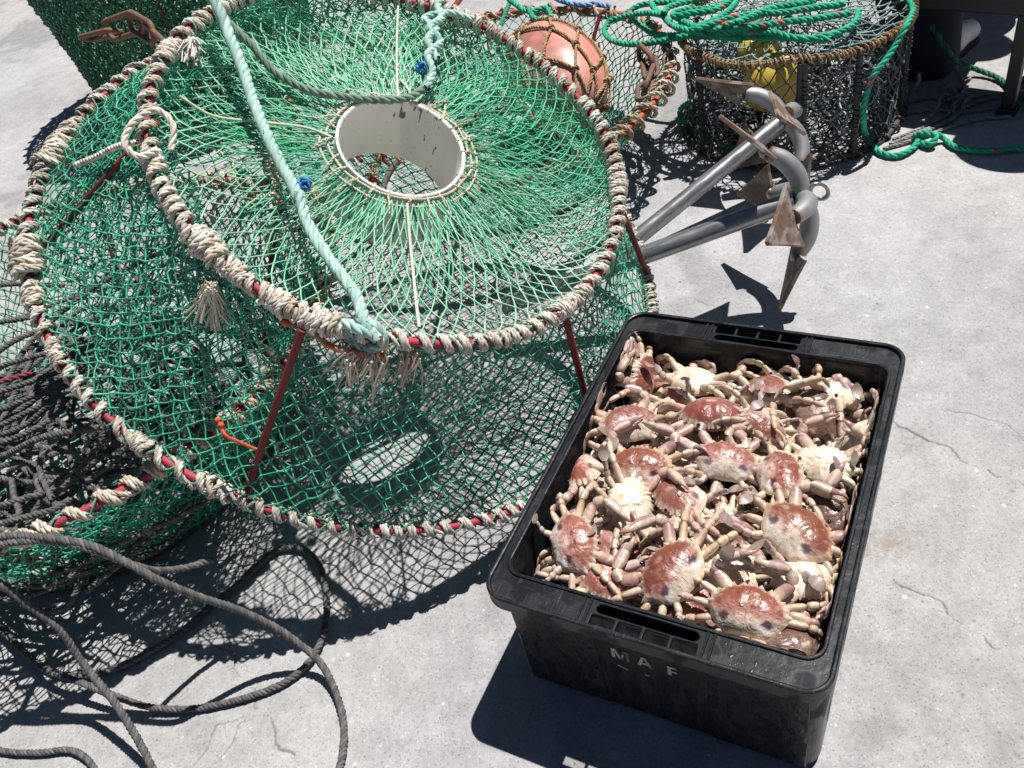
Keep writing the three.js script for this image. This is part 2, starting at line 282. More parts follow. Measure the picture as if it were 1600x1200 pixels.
// ───────────────────────── the big pot, leaning on the others ─────────────────────────
const potN = V(.418, .8359, .3558).normalize();
const POT = { C: V(-.2105, .426, -1.6518), rt: .4403, rb: .6578, h: .3094, rf: .1225 };
{
  const pot = thing('crab_pot', 'large green netted crab pot with a white plastic entrance ring, leaning on other pots', 'crab pot');
  pot.position.copy(POT.C); pot.quaternion.setFromUnitVectors(V(0, 1, 0), potN); pot.updateMatrixWorld(true);
  const inv = pot.matrixWorld.clone().invert(), o = V(0, CAM_H, 0).applyMatrix4(inv), iq = pot.quaternion.clone().invert();
  const on = (px, py, h) => { const d = dirOf(px, py).applyQuaternion(iq), t = (h - o.y) / d.y; return V(o.x + d.x * t, h, o.z + d.z * t); };
  const { rt, rb, h, rf } = POT, yF = h - .006;
  // top net gathered in from the upper hoop to the entrance
  const topF = (u, v) => { const a = u * TAU + .05 * Math.sin(v * 3), r = rt + (rf + .008 - rt) * (.52 * v + .48 * v * v), y = h + (yF - h) * v - .030 * Math.sin(Math.PI * Math.pow(v, .8)) - .012 * Math.sin(Math.PI * v) * Math.sin(a * 3 + 1) + .010 * Math.sin(Math.PI * v) * Math.sin(a * 7); return V(Math.cos(a) * r, y, Math.sin(a) * r); };
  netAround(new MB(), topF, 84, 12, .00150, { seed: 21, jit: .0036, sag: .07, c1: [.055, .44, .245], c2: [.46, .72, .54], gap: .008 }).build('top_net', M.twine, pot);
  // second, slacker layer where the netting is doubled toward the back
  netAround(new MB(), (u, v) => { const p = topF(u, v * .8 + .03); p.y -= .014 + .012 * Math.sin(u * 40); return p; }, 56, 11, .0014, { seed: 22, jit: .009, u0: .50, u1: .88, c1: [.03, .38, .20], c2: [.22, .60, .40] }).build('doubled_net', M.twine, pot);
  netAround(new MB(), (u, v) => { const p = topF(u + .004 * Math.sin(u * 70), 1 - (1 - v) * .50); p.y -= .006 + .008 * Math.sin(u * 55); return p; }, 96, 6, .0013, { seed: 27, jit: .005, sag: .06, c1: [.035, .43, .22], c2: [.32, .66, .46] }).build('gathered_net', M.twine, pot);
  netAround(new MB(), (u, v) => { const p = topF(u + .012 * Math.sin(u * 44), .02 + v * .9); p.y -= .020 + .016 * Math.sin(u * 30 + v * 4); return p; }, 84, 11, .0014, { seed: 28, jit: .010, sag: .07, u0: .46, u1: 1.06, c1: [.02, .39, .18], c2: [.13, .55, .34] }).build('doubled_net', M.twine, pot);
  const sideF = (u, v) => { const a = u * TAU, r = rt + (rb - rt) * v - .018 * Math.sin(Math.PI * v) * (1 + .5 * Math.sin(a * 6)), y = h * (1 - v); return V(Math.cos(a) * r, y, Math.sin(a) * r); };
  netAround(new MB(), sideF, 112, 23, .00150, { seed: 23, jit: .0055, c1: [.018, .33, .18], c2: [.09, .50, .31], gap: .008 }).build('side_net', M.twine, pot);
  // inner slack netting on the left flank
  netAround(new MB(), (u, v) => { const p = sideF(u, v), k = .93 - .05 * Math.sin(u * 60); p.x *= k; p.z *= k; return p; }, 60, 22, .0015, { seed: 24, jit: .012, u0: .36, u1: .66, c1: [.02, .24, .16], c2: [.09, .40, .28] }).build('slack_net', M.twine, pot);
  netDisc(new MB(), rb - .01, .040, .0016, (x, z) => .004 + .016 * Math.sin(x * 5) * Math.sin(z * 4 + 1), { seed: 25, c1: [.02, .24, .15], c2: [.10, .40, .28], jit: .006 }).build('bottom_net', M.twine, pot);
  const white = [.70, .665, .61];
  const PT = hoop(pot, 'upper_hoop', rt, h, { seed: 3, tr: .0070, pipe: RED, stain: [.30, .22, .13], wraps: [[.0052, 96, 30, [white, [.64, .60, .52], [.56, .51, .43]], 31, 1, .004], [.0046, 96, 30, [[.68, .65, .58], [.60, .56, .49], [.52, .49, .42]], 31.013, 1, .004], [.0034, 44, 22, [[.60, .57, .50], [.50, .47, .40], [.35, .5, .42]], 32, 1, .005], [.0022, 60, 18, [[.12, .45, .33]], 33, -1, 0]] });
  const PB = hoop(pot, 'lower_hoop', rb, 0, { seed: 5, tr: .0072, pipe: RED, stain: [.27, .22, .16], wraps: [[.0050, 124, 34, [white, [.62, .58, .51], [.50, .46, .40]], 41, 1, .005], [.0042, 124, 34, [white, [.52, .50, .44], [.40, .39, .36]], 41.010, 1, .005], [.0036, 40, 24, [[.55, .52, .47], [.42, .40, .36], [.30, .33, .36]], 42, 1, .008], [.0022, 90, 20, [[.08, .36, .26]], 43, -1, 0]] });
  // entrance: a short length of white plastic pipe
  {
    const L = .145, pf = [[rf - .005, 0], [rf - .005, -L], [rf, -L], [rf, 0], [rf + .002, .0015], [rf + .001, .004], [rf - .003, .004], [rf - .005, 0]].map(p => new THREE.Vector2(...p));
    const g = new THREE.LatheGeometry(pf, 72); g.translate(.0, yF + .004, 0);
    const map = tex(512, (u, v) => { const sc = vnoise(u * 150, v * 60, 2) > .86 && vnoise(u * 16, v * 9, 4) > .72 ? .3 : 0, st = sm(.5, .8, fbm(u * 14, v * 7, 6, 4)) * .06, l = .94 - st - sc * 1.6 - (hash(u * 512, v * 512, 1) > .9985 ? .4 : 0); return [l, l * .985, l * .955]; }, true);
    mesh('entrance_ring', g, new THREE.MeshStandardMaterial({ map, roughness: .45 }), pot);
    const tie = new MB(), R = rng(77);
    for (let k = 0; k < 24; k++) { // sand-coloured ties from the entrance out into the gathered netting
      const a = k / 24 * TAU + (R() - .5) * .1, b = a + (R() - .5) * .32, r2 = rf + .025 + R() * .045, e = (q, rr, y) => V(Math.cos(q) * rr, yF + y, Math.sin(q) * rr);
      rope(tie, [e(a, rf - .007, .003), e(a, rf - .003, .007), e(a, rf + .006, .006), e((a + b) / 2, (rf + r2) / 2, .006 + R() * .006), e(b, r2, -.006 + R() * .006)], R() * .0010 + .0018, { strands: 2, sides: 4, color: R() < .85 ? [.66, .60, .47] : [.44, .34, .22], seed: k });
    }
    for (let q = 0; q < 2; q++) { const pts = []; for (let i = 0; i <= 60; i++) { const a = i / 60 * TAU + q; pts.push(V(Math.cos(a) * (rf + .008 + q * .014 + .010 * vnoise(a * 3, q, 1)), yF + .002 - q * .006 + .004 * vnoise(a * 4, q, 5), Math.sin(a) * (rf + .005 + q * .012))); } rope(tie, pts, .0024, { color: [.60, .53, .41], seed: 5 + q, sides: 4 }); }
    tie.build('entrance_lashing', M.rope, pot);
  }
  // iron struts between the hoops
  const strut = (a, b) => { const m = new MB(), p = []; for (let i = 0; i <= 6; i++) p.push(V().lerpVectors(a, b, i / 6)); m.tube(p, .0068, 8, i => mulc(DKRED, .8 + .5 * hash(i, 3, 1)), false, true); m.build('strut', M.iron, pot); };
  strut(on(472, 516, h), on(385, 768, 0)); strut(on(880, 482, h), on(940, 720, 0));
  for (const [ax, ay, bx, by] of [[245, 190, 70, 385], [700, 25, 760, -60], [960, 300, 1012, 430]]) strut(on(ax, ay, h), on(bx, by, 0));
  // pale blue-green bridle
  const teal = [[.36, .56, .50], [.44, .62, .55], [.33, .52, .47]];
  const br = new MB();
  const lift = (L, hs) => L.map(([x, y], i) => on(x, y, h + (hs[i] ?? hs[hs.length - 1])));
  rope(br, lift([[322, -40], [338, 5], [352, 40], [378, 105], [398, 165], [430, 240], [462, 300], [482, 352], [520, 412], [556, 462], [572, 505], [590, 530]], [.09, .075, .06, .045, .036, .028, .02, .015, .016, .02, .028, .02]), .0105, { colors: teal, pitch: .060, strands: 4, sides: 7, seed: 3, fuzz: .5 });
  rope(br, lift([[590, 528], [560, 515], [540, 505], [545, 530], [575, 545], [600, 535], [585, 508], [560, 505]], [.02, .03, .022, -.01, -.012, .008, .03, .02]), .0088, { colors: teal, pitch: .05, sides: 6, seed: 6, fuzz: .4 });
  rope(br, lift([[466, 300], [474, 335], [492, 375], [524, 420], [548, 452]], [.03, .02, .02, .02, .02]), .0085, { colors: teal, pitch: .05, sides: 6, seed: 7, fuzz: .4 });
  br.build('bridle_rope', M.rope, pot).userData.label = 'pale teal bridle rope laid across the top net';
  const b2 = new MB(), gr = [[.14, .24, .18], [.19, .30, .23], [.16, .22, .17]];
  rope(b2, lift([[326, -5], [352, 30], [395, 72], [430, 112], [480, 140], [530, 150], [590, 156], [640, 152], [664, 134], [672, 118]], [.075, .05, .03, .016, .010, .010, .012, .014, .014, .016]), .0082, { colors: gr, pitch: .05, sides: 5, seed: 8 });
  b2.build('bridle_rope', M.rope, pot).userData.label = 'grey-green rope behind the entrance ring';
  const b3 = new MB();
  rope(b3, lift([[666, 138], [676, 110], [668, 88], [688, 64], [672, 44], [690, 28], [684, 8], [700, -10]], [.018, .022, .028, .02, .028, .022, .02, .02]), .0085, { colors: teal, pitch: .045, sides: 6, seed: 9, fuzz: .4 });
  rope(b3, lift([[684, 92], [668, 62], [682, 44], [662, 30], [700, 20], [740, 30]], [.022, .026, .022, .02, .02, .02]), .0075, { colors: teal, pitch: .045, sides: 6, seed: 10 });
  b3.build('bridle_rope', M.rope, pot).userData.label = 'knotted pale teal rope end near the back of the top net';
  for (const [x, y, s] of [[476, 288, .8], [658, 106, .85]]) { const m = new MB(), c = on(x, y, h + .02), R = rng(x); for (let k = 0; k < 7; k++) { const pts = []; for (let i = 0; i <= 12; i++) { const a = i / 12 * TAU; pts.push(V(Math.cos(a) * .011 * s, (k - 3) * .0022, Math.sin(a) * .011 * s).multiplyScalar(.6 + .7 * hash(i, k, x)).applyEuler(new THREE.Euler(k * .9, k * .5, k * 1.3)).add(c)); } m.tube(pts, .0021, 5, [.02, .17 + R() * .08, .55]); } m.build('blue_tie', M.twine, pot); }
  { // pale spare twines running from the entrance to the hoop
    for (const [L, H, r, c] of [[[[636, 318], [640, 370], [645, 420], [650, 470], [655, 512]], [.006, -.01, -.015, -.006, .01], .0030, [.62, .62, .52]], [[[622, 160], [620, 110], [620, 60], [622, 10]], [.01, -.005, -.005, .006], .0026, [.62, .60, .52]], [[[280, 150], [330, 180], [400, 190], [480, 200], [520, 215]], [.01, -.012, -.02, -.01, .004], .0026, [.55, .56, .42]]]) { const m = new MB(); m.tube(smooth(lift(L, H), .01), r, 6, c); m.build('spare_twine', M.rope, pot); }
  }
  // loose loop and hanks on the lashing
  const hankC = [white, [.62, .57, .49], [.55, .50, .42]];
  { const hk = new MB(); rope(hk, [[268, 235], [270, 195], [245, 172], [205, 195], [195, 225], [215, 245], [245, 235]].map(([x, y], i) => on(x, y, h + [.01, .03, .035, .03, .02, .015, .012][i])), .0062, { colors: hankC, seed: 61 }); hk.build('rope_loop', M.rope, pot); }
  { const hk = new MB(); rope(hk, [[215, 222], [180, 230], [150, 245], [118, 258]].map(([x, y], i) => on(x, y, h * (1 - i * .26) + .03)), .0058, { colors: hankC, seed: 62 }); hk.build('rope_end', M.rope, pot); }
  const R6 = rng(66);
  for (const [x, y, w] of [[330, 385, 1.1], [365, 440, .8], [430, 468, .9], [505, 480, 1.05], [240, 250, .9], [275, 88, .8], [880, 478, .7]]) { const hk = new MB(); for (let q = 0; q < 3; q++) { // tight extra turns
    const c = on(x + (R6() - .5) * 30, y + (R6() - .5) * 16, h), a0 = Math.atan2(c.z, c.x), pts = [];
    for (let i = 0; i <= 44; i++) { const t = i / 44, ph = t * TAU * 3.2, a = a0 + (t - .5) * .10 * w + .01 * Math.sin(i), d = (.012 + .010 * vnoise(t * 6, q, x)) * w, p = PT(a); p.x += Math.cos(a) * Math.cos(ph) * d; p.z += Math.sin(a) * Math.cos(ph) * d; p.y += Math.sin(ph) * d; pts.push(p); }
    rope(hk, pts, .0056 * w, { colors: hankC, seed: 70 + q, sides: 4, seg: 6, stain: [.35, .26, .14] });
  } hk.build('rope_hank', M.rope, pot); }
  for (const [x, y, w] of [[50, 400, 1.25], [62, 460, .8], [85, 232, 1.15], [118, 212, .9], [95, 545, .7], [225, 695, .7], [330, 765, .8]]) { const hk = new MB(); for (let q = 0; q < 3; q++) {
    const c = on(x + (R6() - .5) * 24, y + (R6() - .5) * 24, 0), a0 = Math.atan2(c.z, c.x), pts = [];
    for (let i = 0; i <= 44; i++) { const t = i / 44, ph = t * TAU * 3, a = a0 + (t - .5) * .09 * w + .008 * Math.sin(i), d = (.012 + .012 * vnoise(t * 6, q, x)) * w, p = PB(a); p.x += Math.cos(a) * Math.cos(ph) * d; p.z += Math.sin(a) * Math.cos(ph) * d; p.y += Math.sin(ph) * d; pts.push(p); }
    rope(hk, pts, .0056 * w, { colors: hankC, seed: 90 + q, sides: 4, seg: 6, stain: [.30, .24, .16] });
  } hk.build('rope_hank', M.rope, pot); }
  tassel(pot, on(330, 448, h - .012), V(.1, -1, .25), .072, 60, .035, [.64, .58, .47], 51, .0018);
  tassel(pot, on(570, 540, h - .008), V(-.05, -.9, .3), .058, 110, .15, [.64, .55, .44], 52, .0017);
  tassel(pot, on(640, 552, h - .008), V(.15, -.9, .3), .05, 50, .07, [.62, .53, .43], 53, .0017);
  tassel(pot, on(300, 62, h + .01), V(-.2, .1, .8), .05, 50, .02, [.70, .65, .60], 55, .0017);
  { const m = new MB(); m.tube(smooth([[342, 660], [352, 680], [372, 690], [400, 702]].map(([x, y], i) => on(x, y, [.14, .135, .12, .10][i])), .006), .0030, 6, [.75, .09, .03], false, true); for (const [x, y] of [[340, 656], [346, 664]]) m.knot(on(x, y, .142), .0065, [.78, .10, .03]); m.build('orange_cord', M.rope, pot); }
  { const m = new MB(); m.tube(smooth([[440, 502], [485, 518], [515, 540], [560, 552], [600, 556]].map(([x, y]) => on(x, y, h - .016)), .008), .0052, 6, i => i % 5 < 3 ? [.62, .12, .05] : [.45, .30, .22], false, true); m.build('orange_cord', M.rope, pot); }
  // ends of twine and scraps caught inside
  { const R = rng(19), m = new MB(); for (let k = 0; k < 60; k++) { const a = R() * TAU, r = .08 + R() * .13, p = V(-.12 + Math.cos(a) * r, .012 + R() * .02, -.16 + Math.sin(a) * r), pts = [p]; for (let i = 0; i < 4; i++) pts.push(pts[i].clone().add(V((R() - .5) * .05, (R() - .45) * .02, (R() - .5) * .05))); const c = [[.58, .48, .32], [.45, .22, .10], [.60, .56, .46], [.06, .34, .22], [.42, .05, .06]][Math.floor(R() * 5)]; m.tube(smooth(pts, .012), .003 + R() * .002, 5, c); } m.build('old_bait_cord', M.rope, pot); }
}

// ───────────────────────── the other pots, lying upside down ─────────────────────────
function turnedPot(label, c, rTop, hTop, rBot, o = {}) {
  const g = thing('crab_pot', label, 'crab pot'); g.position.set(c[0], 0, c[1]);
  if (o.tilt) g.rotation.set(o.tilt[0], 0, o.tilt[1]);
  const off = o.off ?? [0, 0], sd = o.seed ?? 1;
  const f = (u, v) => { const a = u * TAU, r = rTop + (rBot - rTop) * Math.pow(v, .9) - .01 * Math.sin(a * 9 + v * 3), y = .012 + (hTop - .012) * (1 - v); return V(Math.cos(a) * r + off[0] * v, y, Math.sin(a) * r + off[1] * v); };
  netAround(new MB(), f, o.nu ?? 110, o.nv ?? 20, o.r ?? .0017, { seed: sd, jit: .006, c1: o.c1 ?? [.02, .26, .16], c2: o.c2 ?? [.08, .42, .28] }).build('side_net', M.twine, g);
  if (o.dbl) netAround(new MB(), (u, v) => { const p = f(u, v); p.x = (p.x) * .975 + .01; p.z *= .975; return p; }, o.nu ?? 110, o.nv ?? 20, o.r ?? .0017, { seed: sd + 1, jit: .010, c1: o.c1 ?? [.02, .24, .15], c2: o.c2 ?? [.06, .36, .24] }).build('doubled_net', M.twine, g);
  { const m = new MB(); netDisc(m, rBot, .05, .0018, () => .010, { seed: sd + 2 }); const q = m.build('base_net', M.twine, g); q.position.set(off[0], 0, off[1]); }
  hoop(g, 'upper_hoop', rTop, hTop, o.hoop);
  const lower = new MB(), pts = []; for (let i = 0; i < 80; i++) pts.push(V(Math.cos(i / 80 * TAU) * rBot + off[0], .012, Math.sin(i / 80 * TAU) * rBot + off[1])); lower.tube(pts, .010, 8, [.10, .07, .06], true); lower.build('lower_hoop', M.iron, g);
  for (let k = 0; k < 6; k++) { const a = k / 6 * TAU + (o.strut ?? .5), m = new MB(), p = []; for (let i = 0; i <= 5; i++) { const v = i / 5; p.push(f(a / TAU, v).multiply(V(.985, 1, .985))); } m.tube(p, .007, 7, DKRED, false, true); m.build('strut', M.iron, g); }
  return { g, f };
}
const whiteR = [[.62, .57, .49], [.55, .49, .40], [.47, .40, .31]];
const potLL = turnedPot('green netted crab pot at the left edge, filled with a heap of grey rope', [-.985, -1.736], .655, .39, .45, { seed: 201, nu: 116, nv: 22, dbl: true, off: [-.04, -.02], c1: [.015, .27, .16], c2: [.07, .46, .30],
  hoop: { seed: 7, tr: .008, stain: [.36, .25, .12], wraps: [[.0066, 92, 26, whiteR, 141, 1, .008], [.0058, 92, 26, whiteR, 141.012, 1, .008], [.0048, 40, 20, [[.50, .46, .40], [.38, .30, .18], [.55, .50, .42]], 142, 1, .006], [.0022, 60, 20, [[.10, .40, .30]], 143, -1, 0]] } });
const potBR = turnedPot('green netted crab pot behind the big one, cradling the orange float', [.10, -2.64], .637, .285, .40, { seed: 211, nu: 110, nv: 20, off: [.05, .0], c1: [.02, .26, .17], c2: [.08, .42, .30],
  hoop: { seed: 9, tr: .0095, pipe: [.42, .10, .05], stain: [.30, .13, .06], wraps: [[.0068, 52, 30, [[.60, .54, .46], [.50, .44, .35], [.40, .32, .24]], 151, 1, .012], [.005, 30, 20, [[.52, .45, .36], [.36, .20, .12]], 152, 1, .008], [.003, 40, 20, [[.06, .40, .26]], 153, -1, 0]] } });
const potTL = turnedPot('dark green crab pot standing in the far left corner with rusty chain on its side', [-.90, -4.17], .64, .76, .50, { seed: 221, nu: 120, nv: 36, r: .0042, dbl: true, off: [-.10, -.14], c1: [.012, .12, .065], c2: [.05, .20, .10],
  hoop: { seed: 11, tr: .012, pipe: [.2, .04, .04], wraps: [[.009, 50, 28, [[.30, .30, .24], [.24, .26, .18], [.2, .22, .16]], 161, 1, .01]] } });

// ───────────────────────── chains ─────────────────────────
function chain(name, label, links, parts) {
  const g = thing(name, label, 'chain');
  for (const [c, dir, up, L, W, r] of links) {
    const x = dir.clone().normalize(), z = up.clone().addScaledVector(x, -up.dot(x)).normalize(), y = V().crossVectors(z, x), pts = [];
    for (let i = 0; i < 40; i++) { const a = i / 40 * TAU, sx = Math.sign(Math.cos(a)) * (L / 2 - W / 2) + Math.cos(a) * W / 2, sz = Math.sin(a) * W / 2; pts.push(c.clone().addScaledVector(x, sx).addScaledVector(z, sz)); }
    const m = new MB(); m.tube(pts, r, 8, i => mixc([.12, .085, .065], [.22, .10, .05], vnoise(i * .3, L * 50, 2)), true); m.build('link', M.iron, g);
  }
  return g;
}
{
  const hh = .30, P = (x, y, h, dz = 0) => at(x, y, h);
  const a = at(150, 60, .42), b = at(186, 44, .46), c = at(232, 52, .47), d = at(262, 74, .45), e = at(120, 60, .40);
  const mk = (p, q, up, W, r) => [p.clone().add(q).multiplyScalar(.5), q.clone().sub(p), up, p.distanceTo(q) * 1.25, W, r];
  chain('rusty_chain', 'rusty heavy chain hanging over the dark green pot in the far left corner', [mk(at(138, 60, .5), at(178, 50, .53), V(.3, .5, 1), .060, .0095), mk(at(172, 48, .53), at(212, 34, .57), V(.2, 1, .2), .066, .010), mk(at(206, 34, .57), at(236, 52, .56), V(.7, .3, 1), .066, .010), mk(at(232, 52, .55), at(264, 82, .52), V(.3, 1, .4), .066, .010)]);
  chain('rusty_chain', 'short grey-brown chain hanging on the rope rim of the pot with the orange float', [mk(at(1000, 82, .29), at(1016, 98, .29), V(.2, 1, .1), .042, .008), mk(at(1014, 94, .28), at(1018, 118, .28), V(1, .2, .2), .042, .008), mk(at(1018, 112, .29), at(1008, 138, .29), V(.2, 1, .5), .042, .008), mk(at(1008, 132, .28), at(1006, 152, .28), V(1, .2, .1), .042, .008)]);
}
// ───────────────────────── orange float in its brown net ─────────────────────────
{
  const g = thing('net_float', 'faded orange-pink oval float in a knotted brown rope net', 'float');
  const A = at(822, 48, .25), B = at(940, 178, .20), c = at(868, 118, .225), ax = B.clone().sub(A).normalize(), Lh = .245, Rr = .150;
  c.y = .225; g.position.copy(c); g.quaternion.setFromUnitVectors(V(0, 1, 0), ax);
  const pr = t => { const s = Math.sin(t), q = Math.cos(t); return new THREE.Vector2(Math.max(0.0005, Rr * Math.pow(s, .9)), -Lh * q); };
  const geo = new THREE.LatheGeometry([...Array(33)].map((_, i) => pr(i / 32 * Math.PI)), 56);
  const map = tex(512, (u, v) => { const s = fbm(u * 18, v * 12, 4, 5), sc = vnoise(u * 90, v * 16, 3) > .83 ? .09 : 0, d = sm(.52, .72, fbm(u * 7 + 3, v * 7, 1, 4)) * .22; return mulc([.84, .585 + (s - .5) * .14, .53 + (s - .5) * .16], 1.0 - d - sc); }, true);
  mesh('float_body', geo, new THREE.MeshPhysicalMaterial({ map, roughness: .42, clearcoat: .15, clearcoatRoughness: .4 }), g);
  const m = new MB(), nu = 9, nv = 6, R = rng(8), nd = (i, j) => { const t = .22 + j / nv * (Math.PI - .44), p = pr(t), a = (i + (j & 1) * .5) / nu * TAU + .1 * Math.sin(i * 5 + j * 3); return V(Math.cos(a) * (p.x + .007), p.y * 1.01, Math.sin(a) * (p.x + .007)); };
  const BR = [[.36, .25, .11], [.30, .20, .09], [.42, .31, .16]];
  for (let j = 0; j < nv; j++) for (let i = 0; i < nu; i++) for (const s of [0, 1]) { const k = (j & 1) ? i + s : i - 1 + s, a = nd(i, j), b = nd((k + nu) % nu, j + 1), mid = a.clone().add(b).multiplyScalar(.5); const rr = Math.hypot(mid.x, mid.z), t = Math.acos(clamp(-mid.y / Lh, -1, 1)), want = pr(t).x + .008; mid.x *= want / rr; mid.z *= want / rr; rope(m, [a, mid, b], .0052, { colors: BR, seed: i + j * 9, sides: 4 }); if (!s) { const kn = []; for (let q = 0; q <= 10; q++) { const an = q / 10 * TAU * 1.6; kn.push(a.clone().add(V(Math.cos(an) * .008, (q - 5) * .0016, Math.sin(an) * .008))); } rope(m, kn, .0052, { colors: BR, sides: 4, seed: i + j * 7 }); } }
  for (const e of [-1, 1]) for (let q = 0; q < 4; q++) { const pts = []; for (let i = 0; i <= 14; i++) { const a = i / 14 * TAU; pts.push(V(Math.cos(a) * (.030 + q * .006), e * (Lh * .985 - q * .006), Math.sin(a) * (.030 + q * .006))); } rope(m, pts, .0058, { colors: BR, seed: q, sides: 4 }); }
  m.build('float_netting', M.rope, g);
  const gr = new MB(); rope(gr, [at(770, -30, .40), at(800, 2, .37), at(830, 18, .36), at(852, 12, .36), at(860, 28, .35), at(838, 30, .355), at(826, 14, .37)], .0095, { colors: [[.02, .36, .20], [.03, .42, .26], [.02, .30, .18]], pitch: .055, seed: 4 });
  rope(gr, [at(800, -5, .36), at(790, 20, .36), at(780, 48, .34)], .0085, { colors: [[.02, .22, .13], [.03, .28, .18]], pitch: .05, seed: 5 });
  tag(gr.build('float_rope', M.rope), 'short green rope tied at the upper end of the orange float', 'rope');
}
// a blue rope along the far rim
{ const m = new MB(); rope(m, [at(852, -12, .30), at(880, 2, .31), at(905, 8, .305), at(932, 7, .30), at(960, 12, .30)], .0095, { colors: [[.10, .30, .62], [.05, .14, .30], [.20, .42, .70]], seed: 2 }); tag(m.build('blue_rope', M.rope), 'short blue rope on the far rim beside the orange float', 'rope'); }

// ───────────────────────── round trap with tangled line ─────────────────────────
const TR = { c: V(1.085, 0, -2.45), r: .322, h: .325 };
{
  const g = thing('round_trap', 'round dark mesh trap with brown rope rim, stuffed with tangled grey line', 'trap'); g.position.copy(TR.c);
  const { r, h } = TR, cb = [.035, .042, .045], cb2 = [.15, .18, .19];
  netAround(new MB(), (u, v) => { const a = u * TAU, rr = r * (1 - .03 * Math.sin(Math.PI * v)); return V(Math.cos(a) * rr, h * (1 - v), Math.sin(a) * rr); }, 46, 13, .0019, { seed: 301, jit: .008, c1: cb, c2: cb2 }).build('side_net', M.twine, g);
  netAround(new MB(), (u, v) => { const a = u * TAU + .4 * v, rr = r + (.085 - r) * v; return V(Math.cos(a) * rr, h + .004 - .02 * Math.sin(Math.PI * v), Math.sin(a) * rr); }, 34, 9, .0020, { seed: 302, jit: .007, c1: [.10, .22, .22], c2: [.36, .47, .48] }).build('top_net', M.twine, g);
  hoop(g, 'rim', r, h, { seed: 13, tr: .0055, pipe: [.22, .12, .05], stain: [.20, .11, .04], wraps: [[.0029, 110, 24, [[.34, .24, .12], [.28, .19, .09], [.40, .30, .17]], 171, 1, .003], [.0022, 80, 24, [[.42, .33, .20], [.25, .16, .08]], 172, 1, .004]] });
  hoop(g, 'base_hoop', r, .014, { seed: 15, tr: .009, pipe: [.06, .05, .05], wraps: [[.0042, 40, 20, [[.16, .15, .14], [.10, .10, .10]], 173, 1, .004]] });
  for (const px of [1078, 1256, 1414, 1330]) { let a; const q = at(px, px === 1078 ? 88 : px === 1256 ? 92 : px === 1414 ? 15 : 70, h).sub(TR.c); a = Math.atan2(q.z, q.x); const m = new MB(), P = y => V(Math.cos(a) * r, y, Math.sin(a) * r); m.tube([P(.01), P(h * .5), P(h)], .009, 8, [.055, .05, .05], false, true); const w = []; for (let i = 0; i <= 260; i++) { const t = i / 260, ph = (t + .05 * Math.sin(t * 17)) * TAU * 16; w.push(P(h * t).add(V(Math.cos(ph) * .010 + (hash(i, 2, 2) - .5) * .004, 0, Math.sin(ph) * .010))); } m.tube(w, .0024, 5, i => mulc([.055, .05, .05], .6 + hash(i, 1, 1))); m.build('post', M.iron, g); }
  for (let k = 0; k < 3; k++) { const a = k * 2.1 + 4.0, m = new MB(), P = y => V(Math.cos(a) * r, y, Math.sin(a) * r); m.tube([P(.01), P(h * .5), P(h)], .009, 8, [.055, .05, .05], false, true); m.build('post', M.iron, g); }
  // tangle of old line inside
  const R = rng(404), t = new MB(), inC = (p) => { const q = Math.hypot(p.x, p.z), l = r - .012; if (q > l) { p.x *= l / q; p.z *= l / q; } p.y = clamp(p.y, .012, h - .05); return p; };
  for (let k = 0; k < 820; k++) {
    const a = R() * TAU, q = Math.sqrt(R() * .75 + .25) * (r - .015), top = .10 + .13 * vnoise(Math.cos(a) * 2 + 5, Math.sin(a) * 2 + 5, 1) + .05, pts = [V(Math.cos(a) * q, .01 + R() * top, Math.sin(a) * q)], d = V(R() - .5, (R() - .5) * .9, R() - .5).normalize();
    for (let i = 0; i < 4; i++) { d.add(V((R() - .5) * 1.3, (R() - .5) * 1.1, (R() - .5) * 1.3)).normalize(); pts.push(inC(pts[i].clone().addScaledVector(d, .018 + R() * .022))); }
    const az = Math.atan2(pts[0].z, pts[0].x), lft = sm(1.1, 2.2, az), w = R() + lft * .35; if (lft > .2 && pts.some(p => p.y > .15)) { continue; } const c = w < .22 ? [.24, .27, .33] : w < .31 ? [.46, .49, .56] : w < .44 ? [.04, .17, .12] : w < .5 ? [.17, .16, .28] : [.030, .033, .040];
    t.tube(smooth(pts, .014), .0017 + R() * .0022, 4, mulc(c, .7 + R() * .5));
  }
  const tm = t.build('tangled_line', M.twine); tm.position.copy(TR.c); tag(tm, 'tangle of grey and dark line heaped inside the round trap', 'tangled line', null, 'stuff');
  // yellow floats
  const yl = new THREE.MeshPhysicalMaterial({ color: new THREE.Color(.72, .50, .07), roughness: .38, clearcoat: .2, clearcoatRoughness: .3 });
  const fl = (px, py, hh, rad, label, ax) => {
    const f = thing('yellow_float', label, 'float'); f.position.copy(at(px, py, hh)); f.quaternion.setFromUnitVectors(V(0, 1, 0), ax.normalize());
    const pf = [...Array(25)].map((_, i) => { const u = i / 24 * Math.PI; return new THREE.Vector2(Math.max(.009, Math.sin(u) * rad), -Math.cos(u) * rad * 1.12); }); mesh('float_body', new THREE.LatheGeometry(pf, 40), yl, f);
    for (const e of [-1, 1]) { const e1 = mesh('eyelet', new THREE.TorusGeometry(.012, .005, 8, 20), yl, f); e1.rotation.x = Math.PI / 2; e1.position.y = e * rad * 1.1; }
  };
  fl(1208, 128, .215, .080, 'yellow float behind the mesh, lower of the pair in the round trap', V(.6, .5, .2)); fl(1186, 88, .255, .066, 'yellow float under the top net, upper of the pair in the round trap', V(-.3, .9, .4));
}
